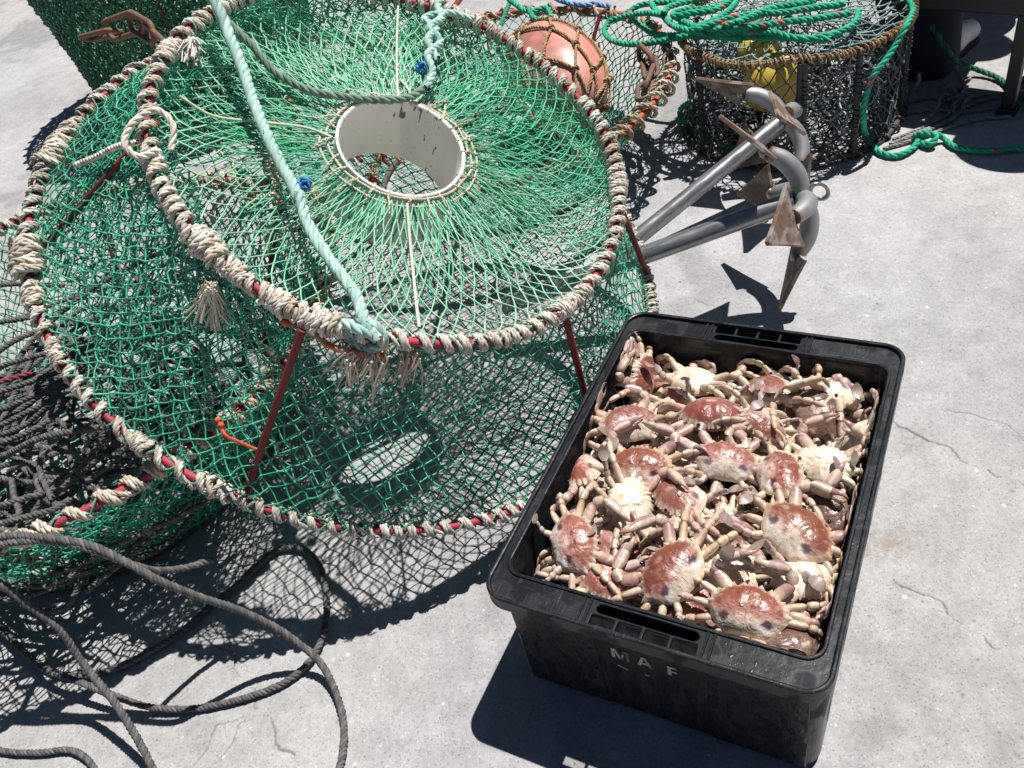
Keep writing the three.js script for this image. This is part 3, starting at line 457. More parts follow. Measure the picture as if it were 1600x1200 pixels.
// ───────────────────────── green polypropylene rope coil ─────────────────────────
{
  const GC = { colors: [[.012, .33, .19], [.02, .40, .25], [.015, .36, .21]], pitch: .058, sides: 6, fleck: [.52, .10, .09], fleckF: 26, fleckT: .80 };
  const mb = new MB(), H0 = TR.h + .022; let s = 1;
  const run = (L, R = .0098) => rope(mb, L.map(([x, y, h]) => at(x, y, h ?? H0)), R, { ...GC, seed: s++ });
  run([[1300, 62], [1250, 60, .345], [1180, 58, .345], [1110, 57, .345], [1060, 55, .33], [1022, 53, .30], [1004, 42, .30], [990, 30, .31], [984, 18, .32], [998, 9, .33], [1030, 4, .34], [1075, 2, .35], [1130, -12, .36]]);
  run([[1120, 50, .36], [1062, 58, .345], [1022, 66, .32], [985, 69, .30], [957, 63, .29], [945, 48, .29], [952, 34, .30], [980, 25, .32], [1010, 20, .35], [1040, 24, .37]]);
  run([[1160, 62, .35], [1110, 54, .37], [1088, 43, .375], [1064, 31, .375], [1052, 22, .37], [1066, 16, .37], [1110, 13, .37], [1140, 4, .37], [1160, -14, .37]]);
  run([[1100, 50, .385], [1064, 45, .38], [1046, 35, .37], [1036, 24, .36], [1023, 14, .35], [1019, 0, .35], [1030, -16, .36]]);
  run([[1035, 22, .385], [1048, 10, .385], [1084, 0, .38], [1110, -14, .38]]);
  run([[1050, 26, .39], [1082, 20, .39], [1118, 15, .385], [1140, 2, .38], [1150, -14, .38]]);
  run([[1086, 44, .40], [1118, 31, .40], [1140, 16, .39], [1152, 0, .38], [1160, -18, .38]]);
  run([[1320, 6, .37], [1260, 14, .38], [1230, 19, .385], [1180, 22, .395], [1138, 29, .40], [1102, 41, .40], [1080, 48, .395]]);
  run([[1330, 20, .36], [1280, 28, .37], [1232, 34, .375], [1172, 42, .38], [1128, 46, .385], [1100, 44, .39]]);
  run([[1120, 52, .375], [1200, 50, .36], [1250, 60, .355], [1288, 57, .35], [1320, 46, .35], [1338, 32, .35], [1341, 16, .355]]);
  run([[1130, 40, .40], [1200, 20, .385], [1240, 9, .38], [1275, -4, .38]]);
  run([[1150, 36, .405], [1210, 12, .395], [1260, 4, .39], [1300, -14, .39]]);
  const wall = (px, py) => { const d = dirOf(px, py), ox = -TR.c.x, oz = -TR.c.z, r = TR.r + .026, a = d.x * d.x + d.z * d.z, b = ox * d.x + oz * d.z, q = b * b - a * (ox * ox + oz * oz - r * r), t = (-b - Math.sqrt(Math.max(0, q))) / a; return [px, py, CAM_H + d.y * t]; };
  run([[1402, -30, .36], [1416, -4, .355], [1426, 12, .34], wall(1416, 40), wall(1402, 66), wall(1385, 92), wall(1366, 116), wall(1356, 140), wall(1350, 166), wall(1349, 188), [1355, 216, .016], [1376, 238, .012], [1402, 243, .012], [1426, 231, .014], [1442, 214, .02], [1462, 210, .03], [1474, 216, .014], [1490, 228, .012], [1512, 234, .012], [1550, 236, .012], [1590, 232, .012], [1650, 236, .012]], .0085);
  run([[1088, 160, .11], [1070, 164, .08], [1062, 176, .045], [1066, 188, .03], [1080, 192, .03], [1092, 188, .03]]);
  run([[1430, 212, .02], [1446, 208, .038], [1462, 214, .03], [1456, 224, .02], [1438, 222, .014], [1440, 210, .03]]);
  tag(mb.build('green_rope', M.rope), 'bright green rope with red flecks, coiled on the round trap and trailing down', 'rope');
}
{ // grey line beside the trap and dark green cord
  const R = rng(71), mb = new MB(), gl = { colors: [[.27, .26, .25], [.22, .21, .21], [.30, .29, .28]], sides: 4 };
  const run = (L, i) => rope(mb, L.map(([x, y, h]) => at(x, y, h ?? .008)), .0058, { ...gl, seed: i });
  run([[1436, 114, .10], [1434, 130, .06], [1420, 150, .02], [1412, 165], [1414, 150, .03], [1416, 132, .07]], 1); run([[1492, 104, .05], [1500, 118, .03], [1508, 140], [1506, 165], [1490, 185], [1460, 200], [1420, 215], [1390, 225]], 2);
  run([[1420, 160], [1450, 152], [1490, 156], [1530, 150], [1570, 146], [1610, 140]], 3); run([[1400, 222], [1440, 205], [1480, 190], [1505, 170], [1540, 155], [1580, 150]], 4); run([[1395, 218], [1440, 200], [1490, 172], [1500, 150], [1480, 146], [1478, 165], [1500, 180]], 5);
  run([[1410, 178], [1450, 172], [1500, 175], [1550, 170]], 6); run([[1380, 232], [1430, 218], [1480, 200], [1530, 186], [1580, 182]], 7);
  for (let k = 0; k < 5; k++) { const pts = []; let x = 1470 + R() * 40, y = 140 + R() * 40; for (let i = 0; i < 5; i++) { pts.push([x, y, .008 + R() * .03]); x += (R() - .5) * 50; y += (R() - .5) * 40; } run(pts, 20 + k); }
  tag(mb.build('grey_line', M.rope), 'thin grey line lying in loose loops on the concrete right of the round trap', 'line');
  const d = new MB(); rope(d, [[1430, -12, .25], [1445, 20, .2], [1462, 50, .16], [1482, 80, .11], [1500, 98, .05], [1530, 110, .02], [1560, 122, .012], [1584, 142, .012], [1620, 170, .012]].map(([x, y, h]) => at(x, y, h)), .0085, { colors: [[.015, .14, .08], [.03, .22, .13], [.02, .10, .07]], seed: 3 });
  tag(d.build('dark_green_cord', M.rope), 'dark green cord running past the shoe to the black bench leg', 'cord');
}
// ───────────────────────── grapnel anchors ─────────────────────────
const galv = new THREE.MeshStandardMaterial({ roughness: .46, metalness: .72, map: tex(256, (u, v) => { const s = fbm(u * 20, v * 20, 2, 4), n = hash(u * 256, v * 256, 4), l = .60 + (s - .5) * .22 + (n - .5) * .12; return [l, l * 1.0, l * 1.015]; }, true), roughnessMap: tex(256, (u, v) => { const s = .45 + fbm(u * 24, v * 24, 5, 4) * .6; return [s, s, s]; }) });
const rustM = new THREE.MeshStandardMaterial({ roughness: .82, metalness: .15, map: tex(256, (u, v) => { const s = fbm(u * 9, v * 9, 3, 5), r = sm(.42, .62, s); let c = mixc([.58, .54, .51], [.47, .40, .36], sm(.3, .7, s)); c = mixc(c, [.42, .29, .23], r * .45); c = mixc(c, [.30, .22, .19], sm(.5, .75, fbm(u * 21 + 5, v * 21, 7, 4)) * .6); return mulc(c, .9 + .2 * hash(u * 256, v * 256, 2)); }, true), bumpMap: tex(256, (u, v) => { const s = fbm(u * 40, v * 40, 3, 4); return [s, s, s]; }), bumpScale: .001 });
const galvV = new THREE.MeshStandardMaterial({ vertexColors: true, roughness: .52, metalness: .6 });
function anchor(label, crown, tail, len, roll, o = {}) {
  const g = thing('grapnel_anchor', label, 'anchor', null); g.position.copy(crown);
  const d = tail.clone().sub(crown).normalize(), up = V(0, 1, 0).addScaledVector(d, -d.y).normalize(), side = V().crossVectors(up, d);
  const basis = new THREE.Matrix4().makeBasis(side, up, d); g.quaternion.setFromRotationMatrix(basis); // local z runs down the shank
  const pipe = (pts, r, name, par = g) => { const c = new THREE.CatmullRomCurve3(pts); const q = mesh(name, new THREE.TubeGeometry(c, 28, r, 20), galv, par); return q; };
  const sh = mesh('shank', new THREE.CylinderGeometry(.0225, .0225, len, 28), galv, g); sh.rotation.x = Math.PI / 2; sh.position.z = len / 2 + .02;
  const cg = mesh('crown', new THREE.SphereGeometry(.024, 24, 16), galv, g); cg.scale.set(1, 1, .8);
  const ey = mesh('ring', new THREE.TorusGeometry(.020, .0048, 10, 28), galv, g); ey.position.set(0, 0, -.040); ey.scale.set(.8, 1.2, 1); ey.rotation.set(0, Math.PI / 2, .5);
  for (let k = 0; k < 4; k++) {
    const a = roll + k * Math.PI / 2, out = V(Math.cos(a), Math.sin(a), 0), tg = V(-Math.sin(a), Math.cos(a), 0), Z = V(0, 0, 1), A = o.arm ?? .122;
    const P = (x, z) => out.clone().multiplyScalar(x).addScaledVector(Z, z);
    const am = new MB(), ap = smooth([P(.004, -.002), P(A * .42, -.004), P(A * .78, .014), P(A * 1.0, .040)], .006); am.tube(ap, i => .0150 + .0070 * Math.pow(Math.sin(Math.PI * clamp(.16 + .74 * i / (ap.length - 1))), .8), 20, i => mulc(mixc([.36, .36, .365], [.26, .15, .10], sm(.80, 1, i / (ap.length - 1) + (hash(i, k, 4) - .5) * .14) * .8), .80 + .4 * fbm(i * .35, k * 3, 2, 3)), false, true);
    const arm = am.build('arm', galvV, g);
    const wd = mesh('weld', new THREE.SphereGeometry(.011, 12, 8), galv, arm); wd.position.copy(P(A * 1.06, .050)); wd.scale.set(1, 1.4, 1);
    // fluke: thick triangular palm, slightly dished, base on the arm end and point along the shank
    const t = out.clone().multiplyScalar(.836).addScaledVector(Z, .548).normalize(), nrm = V().crossVectors(t, tg).normalize();
    const S = new THREE.Shape(); S.moveTo(-.072, -.006); S.quadraticCurveTo(0, .012, .072, -.006); S.quadraticCurveTo(.034, .06, .004, .136); S.lineTo(-.004, .134); S.quadraticCurveTo(-.036, .06, -.072, -.006); S.closePath();
    const fg = new THREE.ExtrudeGeometry(S, { depth: .0075, bevelEnabled: true, bevelSize: .0012, bevelThickness: .0012, bevelSegments: 1, curveSegments: 6 });
    const uv = fg.attributes.uv; for (let i = 0; i < uv.count; i++) uv.setXY(i, uv.getX(i) * 4 + k * .3, uv.getY(i) * 4);
    fg.applyMatrix4(new THREE.Matrix4().makeBasis(tg, t, V().crossVectors(tg, t)).setPosition(P(A * 1.0, .044)));
    mesh('fluke', fg, rustM, g);
  }
  return g;
}
anchor('galvanised grapnel anchor with rusty flukes, front one beside the crab crate', V(.7431, .2781, -1.6104), V(.7431 - .4827, .2781 - .1054, -1.6104 - .0768), .72, .344, {});
anchor('galvanised grapnel anchor with rusty flukes, rear one against the round trap', V(.9127, .2011, -2.1015), V(.9127 - .4582, .2011 - .1438, -2.1015 + .1393), .62, .795, {});

// ───────────────────────── bench and seated person at the right edge ─────────────────────────
{
  const g = thing('black_bench', 'low black bench at the right edge with a square leg', 'bench'), m = new THREE.MeshStandardMaterial({ color: new THREE.Color(.012, .013, .016), roughness: .5 });
  const p0 = at(1440, 16, .29), p1 = at(1606, 29, .29), u = p1.clone().sub(p0).setY(0).normalize(), n = V(-u.z, 0, u.x); if (n.x < 0) n.negate();
  g.position.set(p1.x, 0, p1.z); g.rotation.y = Math.atan2(-u.z, u.x);
  const nl = n.clone().applyAxisAngle(V(0, 1, 0), -g.rotation.y), sgn = Math.sign(nl.z), L = .62;
  const seat = mesh('seat', new RoundedBoxGeometry(L, .07, .27, 3, .012), m, g); seat.position.set(-L / 2 + .20, .29 + .035, sgn * .135);
  for (const [x, z] of [[.0, .03], [.0, .24], [-.40, .24]]) { const l = mesh('leg', new RoundedBoxGeometry(.035, .292, .035, 2, .005), m, g); l.position.set(x - .012, .146, sgn * z); const f = mesh('foot', new RoundedBoxGeometry(.05, .02, .05, 2, .004), m, l); f.position.set(0, -.136, 0); }
}
{ const g = thing('stool', 'plain dark stool under the seated person', 'stool'), m = new THREE.MeshStandardMaterial({ color: new THREE.Color(.03, .025, .02), roughness: .7 }); g.position.set(2.02, 0, -2.90); const s = mesh('seat', new THREE.CylinderGeometry(.17, .17, .03, 32), m, g); s.position.y = .335; for (let k = 0; k < 4; k++) { const l = mesh('leg', new THREE.CylinderGeometry(.014, .018, .33, 12), m, g), a = k * Math.PI / 2 + .4; l.position.set(Math.cos(a) * .13, .165, Math.sin(a) * .13); } }
{ const g = thing('added_bucket', 'black bucket added out of view on the bench end to cast a rounded shadow', 'added_bucket'), m = new THREE.MeshStandardMaterial({ color: new THREE.Color(.015, .015, .018), roughness: .6 }); g.position.set(1.755, .362, -2.115); const pf = [[0, 0], [.115, 0], [.12, .005], [.145, .27], [.153, .272], [.153, .285], [.140, .285], [.115, .012], [0, .010]].map(p => new THREE.Vector2(...p)); mesh('added_bucket_body', new THREE.LatheGeometry(pf, 48), m, g); const h = mesh('handle', new THREE.TorusGeometry(.148, .004, 8, 40, Math.PI), m, g); h.position.y = .262; h.rotation.x = 1.25; }  // unseen pail, added so its rounded shadow falls on the concrete beside the bench
function skin(bones, cell, k) { // smooth-union capsules meshed on a grid
  const bb = new THREE.Box3(); for (const [a, b, ra, rb] of bones) { for (const [p, r] of [[a, ra], [b, rb]]) { bb.expandByPoint(p.clone().addScalar(r * 1.4 + .02)); bb.expandByPoint(p.clone().addScalar(-r * 1.4 - .02)); } }
  const c = bb.getCenter(V()), s = bb.getSize(V()), half = Math.max(s.x, s.y, s.z) / 2, n = Math.min(120, Math.ceil(half * 2 / cell) + 4), mc = new MarchingCubes(n, new THREE.MeshBasicMaterial(), false, false, 400000);
  const p = V(), ab = V(), ap = V();
  for (let z = 0; z < n; z++) for (let y = 0; y < n; y++) for (let x = 0; x < n; x++) {
    p.set((x - n / 2) / (n / 2), (y - n / 2) / (n / 2), (z - n / 2) / (n / 2)).multiplyScalar(half).add(c); let acc = 0;
    for (const [a, b, ra, rb] of bones) { ab.subVectors(b, a); ap.subVectors(p, a); const t = clamp(ap.dot(ab) / ab.lengthSq()), d = ap.addScaledVector(ab, -t).length() - (ra + (rb - ra) * t); acc += Math.exp(-clamp(d / k, -40, 40)); }
    mc.field[x + y * n + z * n * n] = k * Math.log(acc + 1e-30);
  }
  mc.isolation = 0; mc.update();
  const g = new THREE.BufferGeometry(), N = mc.count, P = mc.positionArray.slice(0, N * 3), Q = mc.normalArray.slice(0, N * 3);
  for (let i = 0; i < N; i++) { P[3 * i] = P[3 * i] * half + c.x; P[3 * i + 1] = P[3 * i + 1] * half + c.y; P[3 * i + 2] = P[3 * i + 2] * half + c.z; }
  g.setAttribute('position', new THREE.BufferAttribute(P, 3)); g.setAttribute('normal', new THREE.BufferAttribute(Q, 3)); return g;
}
{
  const g = thing('person', 'seated person in dark navy trousers and white shoes, partly seen behind the round trap', 'person');
  const hip = V(1.98, .47, -2.88), kL = V(1.60, .46, -2.62), aL = V(1.555, .10, -2.53), kR = V(1.70, .47, -2.52), aR = V(1.585, .10, -2.585), hl = hip.clone().add(V(-.06, 0, -.07)), hr = hip.clone().add(V(.04, 0, .06));
  const ch = hip.clone().add(V(.03, .38, .0)), nk = ch.clone().add(V(-.03, .17, -.02)), hd = nk.clone().add(V(-.03, .14, -.03));
  const sL = ch.clone().add(V(-.13, .08, -.12)), sR = ch.clone().add(V(.10, .08, .14)), eL = sL.clone().add(V(-.10, -.26, -.02)), eR = sR.clone().add(V(-.06, -.26, -.06)), wL = eL.clone().add(V(-.18, -.02, .10)), wR = eR.clone().add(V(-.17, -.02, .12));
  const sk = [[nk, hd, .05, .055], [hd, hd.clone().add(V(-.01, .07, -.01)), .082, .085], [hd.clone().add(V(-.06, -.03, .05)), hd.clone().add(V(-.075, 0, .06)), .03, .02], [hip, ch, .10, .11], [ch, nk, .09, .05], [ch, sL, .06, .05], [ch, sR, .06, .05], [sL, eL, .042, .036], [sR, eR, .042, .036], [eL, wL, .036, .026], [eR, wR, .036, .026], [hl, kL, .07, .05], [hr, kR, .07, .05], [kL, aL, .048, .036], [kR, aR, .048, .036]];
  for (const [w, e] of [[wL, eL], [wR, eR]]) { const d = w.clone().sub(e).normalize(), s = V(-d.z, 0, d.x).normalize(); sk.push([w, w.clone().addScaledVector(d, .07), .024, .028]); [[-.026, .075], [-.009, .085], [.009, .082], [.026, .065]].forEach(([o, l]) => { const a = w.clone().addScaledVector(d, .075).addScaledVector(s, o), b = a.clone().addScaledVector(d, l * .55).add(V(0, -.008, 0)), c = b.clone().addScaledVector(d, l * .4).add(V(0, -.018, 0)); sk.push([a, b, .009, .0085], [b, c, .0085, .0075]); }); const th = w.clone().addScaledVector(d, .03).addScaledVector(s, .03); sk.push([th, th.clone().addScaledVector(d, .045).addScaledVector(s, .018), .011, .009]); }
  const body = mesh('body', skin(sk, .014, .012), new THREE.MeshStandardMaterial({ color: new THREE.Color(.42, .24, .16), roughness: .6 }), g);
  const navy = new THREE.MeshStandardMaterial({ color: new THREE.Color(.012, .017, .036), roughness: .9 });
  mesh('trousers', skin([[hl, kL, .10, .082], [hr, kR, .10, .082], [kL, aL, .080, .088], [aL, aL.clone().add(V(.01, -.06, .0)), .094, .100], [kR, aR, .080, .078], [aR, aR.clone().add(V(0, -.05, 0)), .082, .086], [hl, hr, .12, .12], [hip, hip.clone().add(V(0, .08, 0)), .14, .13]], .014, .02), navy, body);
  mesh('jacket', skin([[hip.clone().add(V(0, .08, 0)), ch, .15, .15], [ch, nk.clone().add(V(0, -.05, 0)), .14, .07], [ch, sL, .09, .075], [ch, sR, .09, .075], [sL, eL, .07, .058], [sR, eR, .07, .058], [eL, wL, .056, .042], [eR, wR, .056, .042]], .016, .03), new THREE.MeshStandardMaterial({ color: new THREE.Color(.03, .035, .045), roughness: .9 }), body);
  mesh('hair', skin([[hd.clone().add(V(.03, .07, .02)), hd.clone().add(V(.0, .10, .0)), .075, .07]], .014, .02), new THREE.MeshStandardMaterial({ color: new THREE.Color(.02, .015, .01), roughness: .8 }), body);
  const wm = new THREE.MeshStandardMaterial({ color: new THREE.Color(.78, .77, .75), roughness: .6 }), bm = new THREE.MeshStandardMaterial({ color: new THREE.Color(.03, .03, .035), roughness: .8 });
  for (const [a, d] of [[V(1.600, 0, -2.535), V(.86, 0, -.40)], [V(1.53, 0, -2.53), V(-.6, 0, -.8)]]) { const f = d.clone().normalize(), o = V(a.x, 0, a.z), q = (x, y) => o.clone().addScaledVector(f, x).setY(y); const s = mesh('shoe', skin([[q(-.03, .05), q(.08, .05), .042, .042], [q(.08, .05), q(.185, .043), .042, .034], [q(0, .07), q(.0, .10), .042, .04]], .009, .015), wm, body); mesh('sole', skin([[q(-.03, .013), q(.09, .013), .040, .044], [q(.09, .013), q(.19, .014), .044, .034]], .009, .01).applyMatrix4(new THREE.Matrix4().makeScale(1, .55, 1)), bm, s); }
}
// ───────────────────────── fish crate ─────────────────────────
const CR = { c: V(.278, 0, -.925), a: THREE.MathUtils.degToRad(-35.85), W: .52, L: .70, H: .30 };
{
  const g = thing('fish_crate', 'black plastic fish crate full of crabs on the concrete', 'crate'); g.position.copy(CR.c); g.rotation.y = CR.a;
  const { W, L, H } = CR;
  const map = tex(1024, (u, v, i, j) => { // black plastic, scuffed and salt-stained
    const s = fbm(u * 12, v * 12, 3, 5), scr = vnoise(u * 300, v * 16, 2) > .84 || vnoise(u * 18, v * 320, 6) > .86 ? .11 : 0, salt = sm(.60, .70, fbm(u * 9 + 7, v * 9, 11, 5)) * .34, gr = vnoise(u * 260, v * 260, 4) > .9 ? .2 : 0, wet = sm(.5, .6, fbm(u * 6, v * 6, 21, 3));
    const l = .118 + (s - .5) * .06 + scr * .7 + salt * (.10 + gr * 2.0) + gr * .25 - wet * .02; return [l * .92, l * .98, l * 1.14];
  }, true);
  const rmap = tex(512, (u, v) => { const s = .30 + sm(.42, .62, fbm(u * 14, v * 14, 8, 4)) * .36; return [s, s, s]; });
  const bmap = tex(512, (u, v) => { const s = fbm(u * 30, v * 30, 5, 4) * .7 + (vnoise(u * 160, v * 160, 7) > .93 ? .2 : 0); return [s, s, s]; });
  const pl = new THREE.MeshPhysicalMaterial({ map, roughnessMap: rmap, bumpMap: bmap, bumpScale: .0010, roughness: 1, specularIntensity: .45 });
  const dk = pl;
  const rr = (w, l, r, S = new THREE.Shape()) => { const x = w / 2, y = l / 2; S.moveTo(-x + r, -y); S.lineTo(x - r, -y); S.absarc(x - r, -y + r, r, -Math.PI / 2, 0); S.lineTo(x, y - r); S.absarc(x - r, y - r, r, 0, Math.PI / 2); S.lineTo(-x + r, y); S.absarc(-x + r, y - r, r, Math.PI / 2, Math.PI); S.lineTo(-x, -y + r); S.absarc(-x + r, -y + r, r, Math.PI, Math.PI * 1.5); S.closePath(); return S; };
  const box = (x0, x1, y0, y1, r) => { const P = new THREE.Path(), w = x1 - x0, h = y1 - y0; P.moveTo(x0 + r, y0); P.lineTo(x1 - r, y0); P.absarc(x1 - r, y0 + r, r, -Math.PI / 2, 0); P.lineTo(x1, y1 - r); P.absarc(x1 - r, y1 - r, r, 0, Math.PI / 2); P.lineTo(x0 + r, y1); P.absarc(x0 + r, y1 - r, r, Math.PI / 2, Math.PI); P.lineTo(x0, y0 + r); P.absarc(x0 + r, y0 + r, r, Math.PI, Math.PI * 1.5); return P; };
  const flat = (S, d, y, bevel = .0016) => { const q = new THREE.ExtrudeGeometry(S, { depth: d, bevelEnabled: bevel > 0, bevelSize: bevel, bevelThickness: bevel, bevelSegments: 2, bevelOffset: -bevel, curveSegments: 8 }); q.rotateX(-Math.PI / 2); q.translate(0, y, 0); const uv = q.attributes.uv; for (let i = 0; i < uv.count; i++) uv.setXY(i, uv.getX(i) * 2.2 + .3, uv.getY(i) * 2.2 + .1); return q; };
  const iw = W - .046, il = L - .112; // opening
  // flange plate with the hand holes at both ends
  const S = rr(W - .004, L - .004, .038); S.holes.push(rr(iw, il, .028, new THREE.Path()));
  const zc = (L / 2 + il / 2) / 2;
  for (const e of [-1, 1]) {
    const y0 = e > 0 ? il / 2 + .010 : -L / 2 + .031, y1 = e > 0 ? L / 2 - .031 : -il / 2 - .010; S.holes.push(box(-.078, .078, Math.min(y0, y1), Math.max(y0, y1), .010));
    const o0 = e > 0 ? L / 2 - .027 : -L / 2 + .008, o1 = e > 0 ? L / 2 - .008 : -L / 2 + .027; for (let k = 0; k < 4; k++) S.holes.push(box(-.080 + k * .041, -.080 + k * .041 + .036, o0, o1, .002));
  }
  mesh('rim', flat(S, .006, H - .013), pl, g);
  // raised lips round the outside and the opening
  const O = rr(W, L, .040); O.holes.push(rr(W - .015, L - .015, .033, new THREE.Path())); mesh('rim_lip', flat(O, .024, H - .025, .0026), pl, g);
  const I = rr(iw + .012, il + .012, .030); I.holes.push(rr(iw, il, .025, new THREE.Path())); mesh('inner_lip', flat(I, .022, H - .026, .002), pl, g);
  for (const e of [-1, 1]) for (const x of [-.098, -.088, .088, .098]) { const b = mesh('rib', new RoundedBoxGeometry(.0045, .012, .044, 2, .0015), pl, g); b.position.set(x, H - .008, e * zc); }
  // tapered body, a wall with thickness
  const lv = (w, l, r, y, n = 8) => { const q = []; [[1, -1, -.25], [1, 1, 0], [-1, 1, .25], [-1, -1, .5]].forEach(([sx, sy, a0]) => { for (let i = 0; i <= n; i++) { const a = (a0 + i / n * .25) * TAU; q.push(V(sx * (w / 2 - r) + Math.cos(a) * r, y, -(sy * (l / 2 - r) + Math.sin(a) * r))); } }); return q; };
  const loft = (rings) => { const n = rings[0].length, P = [], I2 = [], UV = []; rings.forEach(R => { let s = 0; R.forEach((p, i) => { P.push(p.x, p.y, p.z); s += i ? p.distanceTo(R[i - 1]) : 0; UV.push(s * 2, p.y * 2); }); }); for (let j = 0; j < rings.length - 1; j++) for (let i = 0; i < n; i++) { const a = j * n + i, b = j * n + (i + 1) % n, c = a + n, d = b + n; I2.push(a, b, c, b, d, c); } const last = (rings.length - 1) * n, cI = P.length / 3; const cy = rings.at(-1)[0].y; P.push(0, cy, 0); UV.push(0, 0); for (let i = 0; i < n; i++) I2.push(last + i, last + (i + 1) % n, cI); const q = new THREE.BufferGeometry(); q.setAttribute('position', new THREE.Float32BufferAttribute(P, 3)); q.setAttribute('uv', new THREE.Float32BufferAttribute(UV, 2)); q.setIndex(I2); const f = q.toNonIndexed(); f.computeVertexNormals(); return f; };
  mesh('body', loft([lv(W - .020, L - .054, .034, H - .014), lv(W - .024, L - .056, .034, .016), lv(W - .034, L - .066, .030, .004)]), dk, g);
  mesh('lining', loft([lv(iw + .003, il + .003, .026, H - .008), lv(iw - .026, il - .026, .024, .02)]), dk, g);
  // proud side panels leave the recess with the lettering between them, on both ends
  for (const e of [-1, 1]) { const tilt = .001 / .268; for (const s of [-1, 1]) { const b = mesh('end_panel', new RoundedBoxGeometry(.145, .264, .007, 2, .003), dk, g); b.position.set(s * .160, .148, e * (L / 2 - .0290)); b.rotation.x = e * -tilt; } }
  const font = await new FontLoader().loadAsync('fonts/droid/droid_sans_bold.typeface.json');
  const ink = new THREE.MeshStandardMaterial({ color: new THREE.Color(.34, .34, .33), roughness: .8, map: tex(128, (u, v) => { const s = fbm(u * 20, v * 20, 4, 3) > .42 ? 1 : .55; return [s, s, s]; }, true) });
  const lt = new THREE.Group(); lt.name = 'lettering'; g.add(lt);
  { let x = -.066; for (const ch of ['M', 'A', 'F']) { const q = new TextGeometry(ch, { font, size: ch === 'F' ? .026 : .028, depth: .0015, curveSegments: 3, bevelEnabled: false }); mesh('letter', q, ink, lt).position.x = x; x += ch === 'M' ? .044 : .046; }
    for (const [x, w, r] of [[-.048, .018, -.35], [-.008, .007, 0]]) { const q = mesh('mark', new THREE.BoxGeometry(w, .004, .0015), ink, lt); q.position.set(x, -.024, .0008); q.rotation.z = r; } }
  lt.position.set(0, .180, L / 2 - .0276); lt.rotation.x = -.004;
}
// ───────────────────────── crabs ─────────────────────────
const RAD = THREE.MathUtils.degToRad;
const shellBump = tex(256, (u, v) => { const s = fbm(u * 12, v * 12, 5, 3) * .8 + fbm(u * 60, v * 60, 9, 2) * .16; return [s, s, s]; });
const shellM = new THREE.MeshPhysicalMaterial({ vertexColors: true, roughness: .36, clearcoat: .6, clearcoatRoughness: .2, bumpMap: shellBump, bumpScale: .0042 });
const limbM = new THREE.MeshPhysicalMaterial({ vertexColors: true, roughness: .42, clearcoat: .45, clearcoatRoughness: .22 });
const eyeM = new THREE.MeshPhysicalMaterial({ color: new THREE.Color(.012, .010, .012), roughness: .15 });
const finM = new THREE.MeshPhysicalMaterial({ vertexColors: true, roughness: .4, clearcoat: .5, transmission: .3, thickness: 0 });
const HALF = [[0, -.0375], [.004, -.040], [.008, -.0355], [.012, -.0395], [.017, -.0345], [.0215, -.0315], [.027, -.0365], [.0305, -.0285], [.0385, -.0315], [.0405, -.0225], [.0475, -.0235], [.0485, -.0145], [.0550, -.0140], [.0545, -.0065], [.0620, -.0035], [.0570, .0035], [.0530, .0105], [.0465, .0205], [.0385, .0300], [.0290, .0370], [.0225, .0400], [.0160, .0385], [.0090, .0395], [0, .0400]];
const OUT = [...HALF, ...HALF.slice(1, -1).reverse().map(([x, z]) => [-x, z])];
